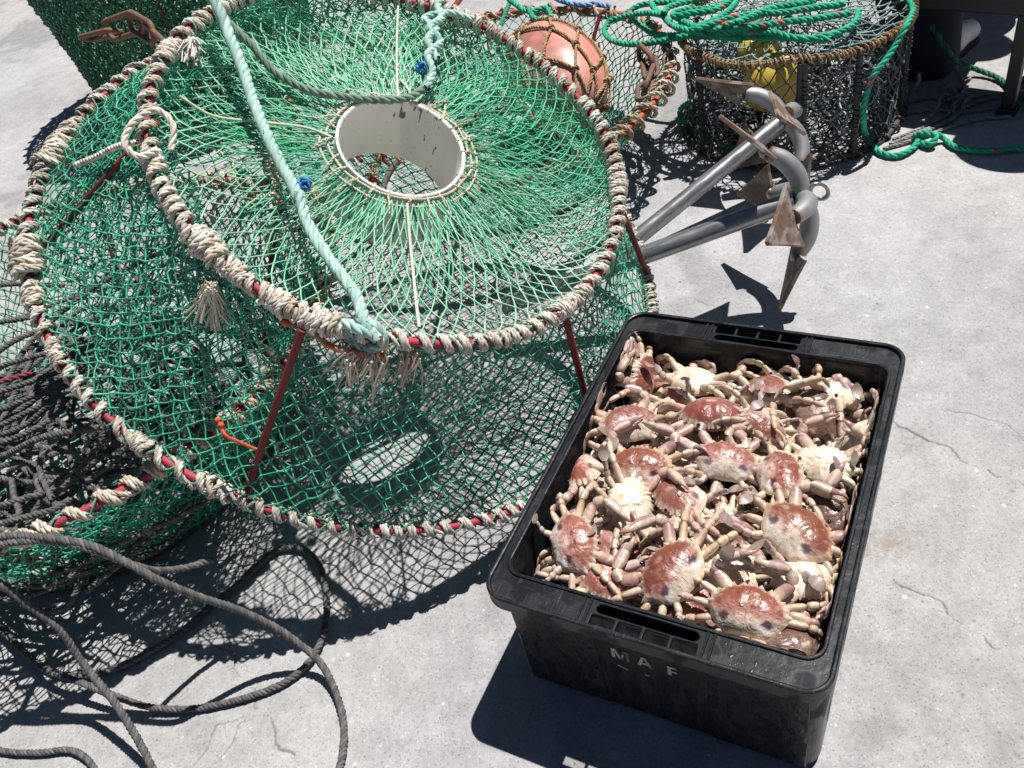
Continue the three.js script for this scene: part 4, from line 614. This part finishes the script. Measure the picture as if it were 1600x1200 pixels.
function carapaceGeo(pal, seed) {
  const NR = 20, n = OUT.length * 3, P = [], C = [], UV = [], I = [], cz = .002;
  const pt = t => { const a = t * OUT.length, i = Math.floor(a), f = a - i, A = OUT[i % OUT.length], B = OUT[(i + 1) % OUT.length]; return [A[0] + (B[0] - A[0]) * f, A[1] + (B[1] - A[1]) * f]; };
  const smo = OUT.map((_, i) => { let x = 0, z = 0, w = 0; for (let k = -3; k <= 3; k++) { const q = OUT[(i + k + OUT.length) % OUT.length], e = 4 - Math.abs(k); x += q[0] * e; z += q[1] * e; w += e; } return [x / w, z / w]; });
  const ps = t => { const a = t * OUT.length, i = Math.floor(a), f = a - i, A = smo[i % OUT.length], B = smo[(i + 1) % OUT.length]; return [A[0] + (B[0] - A[0]) * f, A[1] + (B[1] - A[1]) * f]; };
  const colour = (x, z, s) => {
    const nx = x / .06, nz = z / .04, m = fbm(x * 150 + seed * 9, z * 150, seed, 4), m2 = fbm(x * 420, z * 420 + seed, 4, 3);
    let c = mixc(pal.front, pal.mid, sm(-.50, .30, nz + pal.shift + (m - .5) * 1.1 + Math.abs(nx) * -.25));
    c = mixc(c, pal.rear, sm(.10, .55, nz + pal.shift * .6 + (m - .5) * .9 - Math.max(0, .45 - Math.abs(nx)) * .1)); c = mixc(c, pal.rear, sm(.56, .70, fbm(x * 95 + seed * 5, z * 95, seed + 3, 4)) * .30);
    c = mixc(c, pal.front, sm(.55, .72, m) * .45 * (1 - sm(.3, .7, nz)));
    const spot = (X, Z, r, col, k) => { const d = Math.hypot(Math.abs(x) - X, (z - Z) * 1.25) / r + (m2 - .5) * .7; c = mixc(c, col, (1 - sm(.6, 1.05, d)) * k); };
    spot(.030, .0225, .0085, [.80, .72, .70], pal.spots * .95); spot(.0300, .0150, .0082, [.035, .014, .032], pal.spots);
    spot(.0080, -.0030, .0050, [.10, .03, .036], pal.spots * .8); spot(.0180, -.0120, .0060, pal.front, .6); spot(.0420, -.0040, .0062, [.15, .045, .045], pal.spots * .6);
    spot(.004, .009, .0055, [.72, .60, .50], .55);
    if (s > .82) c = mixc(c, pal.edge, sm(.82, .96, s + (m2 - .5) * .1) * .85);
    return mulc(c, .80 + m2 * .42);
  };
  const H = (x, z, s) => { const nx = x / .06; let h = .0205 * Math.pow(Math.max(0, 1 - Math.pow(s, 2.3)), .72); h += .0014 * (Math.exp(-((Math.abs(x) - .012) ** 2) / .00006) * Math.exp(-((z + .004) ** 2) / .0004)) - .0020 * Math.exp(-((Math.abs(x) - .0155 - .25 * Math.abs(z)) ** 2) / .000010) * (1 - s); return h + .0006 * (fbm(x * 260, z * 260, seed, 3) - .5) * (1 - s * .6) + .001; };
  for (let j = 0; j <= NR; j++) for (let i = 0; i < n; i++) {
    const s = j / NR, [a, b] = pt(i / n), [a2, b2] = ps(i / n), e = sm(.82, 1, s), x = (a2 + (a - a2) * e) * s, z = cz * (1 - s) + (b2 + (b - b2) * e) * s;
    P.push(x, H(x, z, s), z); UV.push(x * 9, z * 9); C.push(...colour(x, z, s));
  }
  for (let j = 0; j < NR; j++) for (let i = 0; i < n; i++) { const A = j * n + i, B = j * n + (i + 1) % n, c = A + n, d = B + n; I.push(A, c, B, B, c, d); }
  const g = new THREE.BufferGeometry(); g.setAttribute('position', new THREE.Float32BufferAttribute(P, 3)); g.setAttribute('uv', new THREE.Float32BufferAttribute(UV, 2)); g.setAttribute('color', new THREE.Float32BufferAttribute(C, 3)); g.setIndex(I); g.computeVertexNormals(); return g;
}
function bellyGeo(seed) { // pale underside with sternum plates and folded abdomen
  const NR = 14, n = OUT.length * 2, P = [], C = [], UV = [], I = [];
  for (let j = 0; j <= NR; j++) for (let i = 0; i < n; i++) {
    const s = j / NR, a = i / n * OUT.length, q = Math.floor(a), f = a - q, A = OUT[q % OUT.length], B = OUT[(q + 1) % OUT.length], x = (A[0] + (B[0] - A[0]) * f) * s, z = (A[1] + (B[1] - A[1]) * f) * s;
    let y = -.0215 * Math.pow(Math.max(0, 1 - Math.pow(s, 2.6)), .8); const groove = Math.abs(Math.sin((z * 1.0 + Math.abs(x) * .35) * 330)); if (s < .75) y += .0018 * (1 - Math.pow(groove, .3)) ; const ab = .013 - Math.max(0, (.02 - z)) * .22; if (Math.abs(x) < ab && z > -.018) y -= .0022 + .0009 * Math.abs(Math.sin(z * 420));
    const m = fbm(x * 130 + seed, z * 130, 3, 4); let c = mixc([.74, .68, .55], [.62, .47, .33], sm(.45, .7, m)); if (groove < .16 && s < .75) c = mulc(c, .72); c = mixc(c, [.48, .25, .16], sm(.84, 1, s) * .7);
    P.push(x * (.985), y, z * .985); UV.push(x * 9, z * 9); C.push(...c);
  }
  for (let j = 0; j < NR; j++) for (let i = 0; i < n; i++) { const A = j * n + i, B = j * n + (i + 1) % n, c = A + n, d = B + n; I.push(A, B, c, B, d, c); }
  const g = new THREE.BufferGeometry(); g.setAttribute('position', new THREE.Float32BufferAttribute(P, 3)); g.setAttribute('uv', new THREE.Float32BufferAttribute(UV, 2)); g.setAttribute('color', new THREE.Float32BufferAttribute(C, 3)); g.setIndex(I); g.computeVertexNormals(); return g;
}
const PAL = {
  red: { front: [.21, .062, .038], mid: [.37, .160, .125], rear: [.62, .51, .41], edge: [.66, .54, .40], spots: 1 },
  pink: { front: [.26, .095, .068], mid: [.43, .235, .205], rear: [.62, .52, .45], edge: [.68, .57, .44], spots: .9 },
  dark: { front: [.20, .058, .042], mid: [.28, .105, .085], rear: [.40, .22, .17], edge: [.64, .53, .39], spots: .35 },
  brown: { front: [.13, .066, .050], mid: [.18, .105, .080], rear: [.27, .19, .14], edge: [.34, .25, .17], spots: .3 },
  vivid: { front: [.225, .072, .038], mid: [.42, .235, .175], rear: [.66, .57, .47], edge: [.66, .48, .30], spots: 1 }
};
const BELLY = [bellyGeo(1), bellyGeo(5)];
// one bulging limb segment
function seg(mb, a, b, r0, r1, r2, c0, c1, flat = 1, fdir = null, R = Math.random, bend = 0) {
  const n = 10, pts = [], d = V().subVectors(b, a), sd = fdir ? fdir.clone() : V(0, 1, 0);
  for (let i = 0; i <= n; i++) { const t = i / n; pts.push(a.clone().addScaledVector(d, t).addScaledVector(sd, bend * Math.sin(Math.PI * t))); }
  const rad = i => { const t = i / n; const e = t < .5 ? r0 + (r1 - r0) * Math.sin(t * Math.PI) : r2 + (r1 - r2) * Math.sin(t * Math.PI); return e * (t === 0 || t === 1 ? .62 : 1); };
  const sd2 = hash(Math.round(a.x * 1e5), Math.round(a.z * 1e5), 3) * 10;
  const st = mb.count; mb.tube(pts, rad, 10, c0, false, true, flat, fdir);
  for (let v = st; v < mb.count; v++) { const x = mb.p[3 * v], y = mb.p[3 * v + 1], z = mb.p[3 * v + 2], t = clamp(V(x, y, z).sub(a).dot(d) / d.lengthSq()), m = fbm(x * 160 + sd2, y * 160, z * 160, 3), q = vnoise(x * 520, y * 520 + sd2, z * 520); let c = mixc(c0, c1, sm(.2, .8, t + (m - .5) * 1.5)); c = mixc(c, PURP, sm(.56, .72, m) * .55 * (mb.purple ?? 1)); if (q > .74) c = mixc(c, [.66, .56, .44], .6); if (t < .04 || t > .96) c = mixc(c, [.30, .20, .13], .5); c = mulc(c, .80 + .4 * q); mb.c[3 * v] = c[0]; mb.c[3 * v + 1] = c[1]; mb.c[3 * v + 2] = c[2]; }
}
const CREAM = [.60, .48, .34], LILAC = [.45, .33, .35], TAN = [.52, .36, .21], PURP = [.25, .13, .155], ROSE = [.44, .25, .205], ORANGE = [.52, .31, .13];
function crab(label, o) {
  const g = thing('crab', label, 'crab', o.group), R = rng(o.seed), s = o.size ?? 1;
  const jr = () => .86 + R() * .28, P0 = PAL[o.pal], pj = [jr(), jr(), jr()], tone = .90 + R() * .3, tint = c => [c[0] * tone, c[1] * tone * (.7 + .3 * pj[1]), c[2] * tone * (.7 + .3 * pj[2])], car = mesh('carapace', carapaceGeo({ front: tint(P0.front), mid: tint(P0.mid), rear: P0.rear, edge: P0.edge, spots: P0.spots * (.82 + R() * .18), shift: (R() - .5) * .35 }, o.seed * .37), shellM, g); car.scale.set(.95 + R() * .09, .9 + R() * .25, .96 + R() * .07); mesh('underside', BELLY[o.seed % 2], limbM, g);
  for (const e of [-1, 1]) { const m = new MB(), b = V(e * .0185, .0035, -.0325); m.tube([b, b.clone().add(V(e * .001, .003, -.004))], .0020, 6, ROSE, false, true); const q = mesh('eye', new THREE.SphereGeometry(.0030, 10, 8), eyeM, car); q.position.copy(b).add(V(e * .0012, .0042, -.0055)); }
  const dirA = (az, el, e) => V(e * Math.cos(az) * Math.cos(el), Math.sin(el) * (o.belly ? -1 : 1), Math.sin(az) * Math.cos(el));
  const pale = o.pale ?? 0, jit = o.wild ?? .42;
  for (const e of [-1, 1]) {
    for (let k = 0; k < 3; k++) { // walking legs
      const m = new MB(), b = V(e * (.034 + .004 * (k === 1)), -.007, -.010 + k * .0125), az = -.45 + k * .42 + (R() - .5) * .9 * jit, el = .15 + (R() - .5) * .9 * jit - .1;
      const d1 = dirA(az, el, e), az2 = az + (R() - .35) * 1.1 * jit, d2 = dirA(az2, el - .5 - R() * .6, e), d3 = dirA(az2 + (R() - .4) * 1.4 * jit, -.8 - R() * .7, e).multiplyScalar(1), fd = V(0, 1, 0).cross(d1).normalize();
      const L = 1.02 + R() * .22, p1 = b.clone().addScaledVector(d1, .036 * L), p2 = p1.clone().addScaledVector(d1.clone().lerp(d2, .5).normalize(), .015 * L), p3 = p2.clone().addScaledVector(d2, .025 * L), p4 = p3.clone().addScaledVector(d3, .027 * L);
      const A = mixc(mixc(CREAM, LILAC, R() * .7), [.68, .61, .46], pale), B = mixc(mixc(mixc(ROSE, TAN, R()), CREAM, R() * .35), [.64, .53, .37], pale);
      seg(m, b, p1, .0062, .0090, .0068, A, B, .70, fd, R); seg(m, p1, p2, .0058, .0080, .0062, B, A, .8, fd, R); seg(m, p2, p3, .0054, .0078, .0052, A, B, .72, fd, R); seg(m, p3, p4, .0048, .0046, .0008, B, mixc(ORANGE, CREAM, R() * .7), .65, fd, R, .004);
      m.build('leg', limbM, g);
    }
    { // paddle leg
      const m = new MB(), b = V(e * .027, -.006, .030), az = .95 + (R() - .5) * .8 * jit, el = .05 + R() * .7 * jit, d1 = dirA(az, el, e), d2 = dirA(az - .9 + R() * .8, el + .5 + (R() - .5) * .7, e), p1 = b.clone().addScaledVector(d1, .021), p2 = p1.clone().addScaledVector(d2, .013), p3 = p2.clone().addScaledVector(d2, .016);
      const A = mixc(CREAM, LILAC, R()), fd = V(0, 1, 0).cross(d1).normalize(); seg(m, b, p1, .0055, .0078, .006, A, CREAM, .75, fd, R); seg(m, p1, p2, .0055, .0072, .0058, LILAC, A, .75, fd, R); seg(m, p2, p3, .005, .0076, .006, A, LILAC, .5, fd, R);
      const lg = m.build('swimming_leg', limbM, g), q = new MB(), nrm = V(R() - .5, .7, R() - .5).normalize(), cc = [.38, .30, .25], d3 = d2.clone().addScaledVector(nrm, -d2.dot(nrm)).normalize(), pts = []; for (let i = 0; i <= 8; i++) pts.push(p3.clone().addScaledVector(d3, -.001 + i / 8 * .028).addScaledVector(nrm, .003 * Math.sin(i / 8 * 3.14)));
      q.tube(pts, i => .0100 * Math.pow(Math.sin(Math.PI * clamp(.06 + i / 8 * .93)), .62), 12, i => mulc(mixc(cc, i > 5 ? [.34, .20, .18] : [.46, .36, .32], i / 8), .8 + .4 * hash(i, o.seed, 2)), false, true, .12, nrm); q.build('paddle', finM, lg);
    }
    { // claw arm
      const m = new MB(), b = V(e * .028, -.004, -.024), az = -.75 + (R() - .5) * .7 * jit, el = (R() - .62) * .7 * jit, d1 = dirA(az, el, e), az2 = az - .75 - R() * .55, d2 = dirA(az2, el + (R() - .5) * .6, e), az3 = az2 - .55 - R() * .8, d3 = dirA(az3, el - .15 + (R() - .5) * .6, e), up = V(0, 1, 0).addScaledVector(d3, -d3.y).normalize().applyAxisAngle(d3, (R() - .5) * 1.2);
      const p1 = b.clone().addScaledVector(d1, .036), p2 = p1.clone().addScaledVector(d2, .019), p3 = p2.clone().addScaledVector(d3, .033);
      const A = mixc(CREAM, ROSE, R()), B = mixc(ROSE, PURP, R() * .8); seg(m, b, p1, .0070, .0094, .0076, A, B, .8, up, R); seg(m, p1, p2, .0068, .0094, .0080, B, CREAM, .9, up, R);
      const arm = m.build('claw', limbM, g), pm = new MB(); seg(pm, p2, p3, .0064, .0090, .0074, mixc(ROSE, CREAM, .4), mixc(CREAM, LILAC, R()), 1.55, up, R); { const pts = [], q = V().crossVectors(d3, up); for (let i = 0; i <= 6; i++) pts.push(p2.clone().addScaledVector(d3, .004 + i / 6 * .029).addScaledVector(q, e * .0050).addScaledVector(up, .004)); pm.tube(pts, i => .0058 * Math.sin(Math.PI * (.15 + i / 6 * .7)), 8, mixc(PURP, LILAC, .35), false, true); }
      pm.build('palm', limbM, arm);
      const fin = (sg, len, open) => { const f = new MB(), st = p3.clone().addScaledVector(up, sg * .006).addScaledVector(d3, -.004), pts = []; for (let i = 0; i <= 8; i++) { const t = i / 8; pts.push(st.clone().addScaledVector(d3, len * t).addScaledVector(up, sg * (open * t * .012 + .006 * Math.sin(Math.PI * t) - .005 * t * t))); } f.tube(pts, i => .0054 * (1 - .82 * Math.pow(i / 8, 1.3)) + .0004, 8, i => mixc(mixc(CREAM, PURP, hash(o.seed, e + 2, 1)), i > 6 ? [.30, .15, .10] : ROSE, i / 8), false, true, .75, up); for (let i = 1; i < 6; i++) f.knot(pts[i].clone().addScaledVector(up, -sg * .0045), .0016, [.74, .70, .62]); f.build('finger', limbM, arm); };
      const op = R(); fin(1, .029, op); fin(-1, .026, op * .5);
    }
  }
  // pose: heading on the ground plane, then pitch (nose up), roll, or turned on its back
  const c = at(o.px, o.py, o.h), h2 = at(o.px + o.hx, o.py + o.hy, o.h), f = h2.sub(c).setY(0).normalize(), z = f.clone().negate(), x = V().crossVectors(V(0, 1, 0), z).normalize();
  g.quaternion.setFromRotationMatrix(new THREE.Matrix4().makeBasis(x, V(0, 1, 0), z)); g.rotateX(RAD(o.pitch ?? 0)); g.rotateZ(RAD(o.roll ?? 0)); if (o.belly) g.rotateZ(Math.PI);
  g.scale.setScalar(s); g.position.copy(c); if (!o.later) tuck(g); return g;
}
// limbs press against the inside of the crate walls instead of passing through them
const crateInv = new THREE.Matrix4().compose(CR.c, new THREE.Quaternion().setFromAxisAngle(V(0, 1, 0), CR.a), V(1, 1, 1)).invert();
function tuck(g) {
  g.updateMatrixWorld(true); const v = V(), soft = (x, lim) => { const a = Math.abs(x), k = lim - .022; return a <= k ? x : Math.sign(x) * (k + .022 * (1 - Math.exp(-(a - k) / .022))); };
  g.traverse(q => { if (!q.isMesh) return; const m = crateInv.clone().multiply(q.matrixWorld), mi = m.clone().invert(), p = q.geometry.attributes.position; let hit = false;
    const P = p.array.slice(); for (let i = 0; i < p.count; i++) { v.fromBufferAttribute(p, i).applyMatrix4(m); const t = clamp(1 - v.y / .29) * .013, x = soft(v.x, .2345 - t), z = soft(v.z, .2915 - t), y = Math.max(v.y, .022); if (Math.abs(x - v.x) + Math.abs(z - v.z) + Math.abs(y - v.y) > 1e-5) { hit = true; v.set(x, y, z).applyMatrix4(mi); P[3 * i] = v.x; P[3 * i + 1] = v.y; P[3 * i + 2] = v.z; } }
    if (hit) { q.geometry = q.geometry.clone(); q.geometry.setAttribute('position', new THREE.BufferAttribute(P, 3)); if (q.name !== 'eye') q.geometry.computeVertexNormals(); } });
}
{
  const list = [
    // px, py, heading x, y, height, palette, pitch, roll, label, extra
    [899, 848, 60, -15, .262, 'pink', 12, -12, 'pinkish-brown crab with one dark spot, in the front left corner of the crate'],
    [1049, 893, -50, -35, .268, 'red', 8, 14, 'large red-brown crab facing the upper left, in the front middle of the crate', { size: 1.08 }],
    [1169, 955, 15, -60, .268, 'red', 22, 0, 'crab with cream hind edge and dark spot, at the front right crate rim', { size: 1.02 }],
    [1246, 832, 60, -45, .270, 'vivid', 6, -6, 'boldly marked rust and cream crab by the right crate wall', { size: 1.1 }],
    [998, 731, 8, -60, .262, 'vivid', 24, 4, 'wide crab with two dark spots facing the far end, left of the crate middle', { size: 1.04 }],
    [1112, 648, -4, 60, .266, 'dark', 6, 0, 'dark red crab facing the near end of the crate, in the far row', { size: 1.06 }],
    [983, 662, -30, -55, .250, 'pink', 14, -14, 'glossy pink-brown crab against the left wall of the crate, far row', { size: 1.02 }],
    [1003, 590, -60, 0, .238, 'red', 66, 12, 'crab standing on edge in the far left corner of the crate', { size: .98 }],
    [1193, 664, -20, 45, .256, 'pink', 0, 30, 'small crab tipped sideways just right of the dark red one', { size: .82 }],
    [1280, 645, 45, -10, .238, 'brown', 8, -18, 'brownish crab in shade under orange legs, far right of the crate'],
    [1220, 742, 60, -8, .258, 'red', 10, 8, 'shiny crab with toothed edge to the right, in the right half of the crate'],
    [1134, 720, 10, -50, .250, 'pink', 16, -10, 'crab half covered by pale legs in the very middle of the crate', { size: .95 }],
    [1130, 832, 5, 50, .252, 'pink', 10, 8, 'crab with scalloped pale edge toward the viewer, between the two big crabs', { size: .95 }],
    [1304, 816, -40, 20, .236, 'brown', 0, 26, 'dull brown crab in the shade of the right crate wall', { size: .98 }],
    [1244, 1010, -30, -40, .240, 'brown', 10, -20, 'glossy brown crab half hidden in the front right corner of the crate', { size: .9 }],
    [985, 790, 60, 0, .250, 'pink', -10, -14, 'crab on its back showing white belly, behind the front left crab', { belly: 1, wild: .9, pale: .5 }],
    [1285, 728, 30, -50, .252, 'pink', 16, 12, 'upturned crab with cream belly and legs along the right side', { belly: 1, wild: .7, pale: 1 }],
    [1341, 690, 15, -60, .240, 'pink', 10, 50, 'pale upturned crab wedged upright against the far right wall', { belly: 1, wild: .6, pale: 1 }],
    [1085, 596, 40, -30, .232, 'red', -8, 10, 'upturned crab with yellow legs in the middle of the far end', { belly: 1, wild: 1, pale: .6 }],
    [1196, 612, 55, -40, .240, 'pink', 10, 24, 'crab with long pale claw raised at the far end of the crate', { wild: .9 }],
    [1312, 612, -40, -20, .232, 'pink', 12, -20, 'crab with paddle legs raised in the far right corner', { belly: 1, wild: .9, pale: .4 }],
    [965, 838, 45, 30, .228, 'pink', 6, 6, 'crab beneath, between the front left crab and the large red-brown one', { size: .95 }],
    [1140, 893, -10, -50, .240, 'pink', 14, -8, 'purplish upturned crab behind the crab at the front right rim', { belly: 1, wild: .9, pale: .3 }],
    [1262, 905, 20, 40, .246, 'pink', 4, 12, 'lilac-clawed upturned crab near the front right wall', { belly: 1, wild: .9, pale: .4 }],
    [905, 735, -50, 25, .236, 'red', 0, -20, 'crab with claws folded against the left wall, beside the wide two-spotted crab', { wild: .8 }],
    [1060, 778, -50, 30, .246, 'pink', 4, -10, 'crab showing mostly bent claws in the centre of the pile', { wild: 1 }],
    [950, 905, -20, 60, .232, 'pink', 0, 8, 'crab showing mainly pale legs at the front left rim', { wild: .8, pale: .4 }],
    [1075, 945, 40, 50, .226, 'pink', 6, -8, 'crab showing mainly legs under the front rim near the hand hole', { wild: .8, pale: .4 }]
  ];
  list.forEach(([px, py, hx, hy, h, pal, pitch, roll, label, ex], i) => crab(label, { px, py, hx, hy, h: h + .015, pal, pitch, roll, seed: 500 + i * 13, ...(ex ?? {}) }));
  // those lying deeper in the heap
  const R = rng(2024), e = CR.a;
  for (let k = 0; k < 28; k++) {
    const u = (k % 4 + .5 + (R() - .5) * .5) / 4 - .5, v = (Math.floor(k / 4) + .5 + (R() - .5) * .5) / 7 - .5, lx = u * .42, lz = v * .53, w = V(lx, .232 - R() * .03, lz).applyAxisAngle(V(0, 1, 0), e).add(CR.c);
    const flip = R() < .4, g = crab('crab mostly buried under the other crabs in the crate', { px: 800, py: 800, hx: 1, hy: 0, h: .2, pal: ['pink', 'red', 'brown', 'dark'][k % 4], seed: 900 + k * 7, belly: flip, wild: .7, pale: R() * .8, group: 'crabs buried in the heap', size: .95, later: 1 });
    g.position.copy(w); g.quaternion.setFromEuler(new THREE.Euler((R() - .5) * .6, R() * TAU, (R() - .5) * .6 + (flip ? Math.PI : 0))); tuck(g);
  }
}
// ───────────────────────── grey rope in the left pot and across the concrete ─────────────────────────
{
  const GC = { colors: [[.105, .101, .103], [.078, .075, .078], [.130, .123, .120]], sides: 5, pitch: .026, seg: 6 };
  const heap = new MB(), R = rng(321), C = V(-.985, 0, -1.736);
  for (let k = 0; k < 34; k++) { // hanks thrown in loops
    const a0 = R() * TAU, cr = R() * .20, cx = C.x + Math.cos(a0) * cr, cz = C.z + .13 + Math.sin(a0) * cr, rx = .20 + R() * .22, rz = .14 + R() * .18, yaw = R() * TAU, y0 = .08 + .30 * R(), pts = [], n = 13;
    for (let i = 0; i < n; i++) { const t = i / (n - 1) * TAU * (.8 + R() * .05) + yaw, x = Math.cos(t) * rx * (1 + (R() - .5) * .25), z = Math.sin(t) * rz * (1 + (R() - .5) * .25); let p = V(cx + x * Math.cos(yaw) - z * Math.sin(yaw), 0, cz + x * Math.sin(yaw) + z * Math.cos(yaw)); const q = Math.hypot(p.x - C.x, p.z - C.z); if (q > .56) { p.x = C.x + (p.x - C.x) * .56 / q; p.z = C.z + (p.z - C.z) * .56 / q; } p.y = Math.max(.06, y0 + .05 * Math.sin(t * 2 + k) - .10 * Math.max(0, .1 - q) + (R() - .5) * .04); pts.push(p); }
    rope(heap, pts, .0060 + R() * .0012, { ...GC, seed: k });
  }
  const run = (mb, L, R0 = .0088, s = 1) => rope(mb, L.map(([x, y, h]) => at(x, y, h)), R0, { ...GC, seed: s });
  // strands that can be followed over the top of the heap
  run(heap, [[-60, 585, .42], [0, 572, .43], [60, 555, .43], [90, 548, .42]], .0060, 41); run(heap, [[-60, 625, .42], [0, 612, .43], [60, 592, .43], [110, 575, .42]], .0060, 42); run(heap, [[-60, 640, .41], [0, 640, .42], [50, 620, .43], [110, 600, .42], [150, 585, .40]], .0060, 43);
  run(heap, [[-60, 690, .40], [0, 665, .42], [60, 635, .43], [105, 612, .42], [125, 600, .41]], .0060, 44); run(heap, [[-50, 700, .40], [0, 692, .41], [40, 677, .42], [75, 658, .42], [110, 630, .41]], .0060, 45);
  run(heap, [[15, 735, .33], [40, 720, .36], [50, 690, .40], [70, 660, .42], [85, 625, .43], [80, 592, .43]], .0062, 46); run(heap, [[-40, 730, .37], [0, 728, .38], [40, 722, .38], [55, 735, .37], [60, 760, .36], [80, 785, .36], [100, 790, .36]], .0062, 47);
  run(heap, [[68, 700, .40], [62, 735, .38], [72, 760, .37], [82, 780, .37]], .0062, 48); run(heap, [[-40, 825, .38], [0, 818, .38], [40, 808, .38], [85, 795, .38], [110, 780, .37]], .0062, 49); run(heap, [[-40, 795, .37], [0, 790, .38], [40, 778, .38], [70, 770, .37]], .0062, 50);
  run(heap, [[18, 745, .35], [22, 775, .37], [30, 800, .38], [28, 815, .38]], .0062, 51); run(heap, [[150, 600, .35], [165, 640, .33], [178, 690, .31], [170, 715, .3]], .006, 52);
  run(heap, [[135, 752, .36], [160, 735, .36], [185, 712, .35], [205, 690, .33]], .0055, 53);
  tag(heap.build('grey_rope_heap', M.rope), 'heap of dark grey rope piled inside the pot at the left edge', 'rope');
  const red = new MB(); rope(red, [at(-10, 600, .445), at(30, 588, .44), at(52, 582, .44)], .0055, { colors: [[.24, .03, .05], [.16, .05, .06]], seed: 3 }); tag(red.build('red_rope', M.rope), 'short red rope end lying on the grey rope heap at the left edge', 'rope');
  const GR = { fn: 1 };
  const a = new MB(); run(a, [[-60, 842, .41], [0, 838, .41], [60, 839, .41], [140, 852, .39], [200, 880, .36], [250, 908, .32], [310, 932, .25], [380, 956, .17], [430, 980, .115], [470, 1008, .07], [500, 1035, .04], [524, 1080, .016], [537, 1130, .010], [535, 1180, .009], [522, 1230, .009]], .0074, 61);
  tag(a.build('grey_rope', M.rope), 'grey rope arching from the left pot and curving down to the bottom edge', 'rope');
  const b = new MB(); run(b, [[-40, 890, .36], [0, 912, .33], [45, 945, .28], [95, 985, .22], [125, 1030, .16], [150, 1062, .13], [175, 1092, .11], [200, 1130, .08], [222, 1168, .05], [248, 1220, .02]], .0074, 62);
  tag(b.build('grey_rope', M.rope), 'grey rope running steeply from the left edge to the bottom edge, crossing above the others', 'rope');
  const c = new MB(); run(c, [[-40, 945, .03], [0, 982, .03], [40, 1020, .04], [70, 1045, .045], [120, 1064, .05], [160, 1080, .045], [192, 1092, .035], [230, 1104, .02], [290, 1108, .011], [345, 1100, .010], [400, 1085, .010], [445, 1066, .010], [478, 1040, .012], [500, 1005, .014], [510, 965, .014], [508, 915, .014], [495, 876, .014], [468, 856, .014], [432, 860, .012], [396, 890, .012], [366, 918, .012], [330, 946, .012], [282, 988, .012], [240, 1014, .012], [180, 1044, .012], [110, 1056, .012], [50, 1030, .012], [10, 990, .012], [-40, 960, .012]], .0070, 63);
  tag(c.build('grey_rope', M.rope), 'grey rope lying in a wide loop on the concrete in front of the big pot', 'rope');
  const d = new MB(); run(d, [[-30, 858, .395], [20, 848, .41], [80, 846, .40], [140, 858, .385], [200, 880, .345], [245, 891, .29], [290, 887, .25], [332, 874, .23]], .0066, 64);
  tag(d.build('grey_rope', M.rope), 'short grey rope branch ending in mid air beside the pot shadow', 'rope');
  const f = new MB(); run(f, [[-40, 1150, .010], [0, 1172, .010], [60, 1176, .010], [110, 1172, .010], [140, 1190, .010], [160, 1230, .010]], .0064, 65);
  tag(f.build('grey_rope', M.rope), 'grey rope end on the concrete in the lower left corner', 'rope');
}
renderer.render(scene, camera);
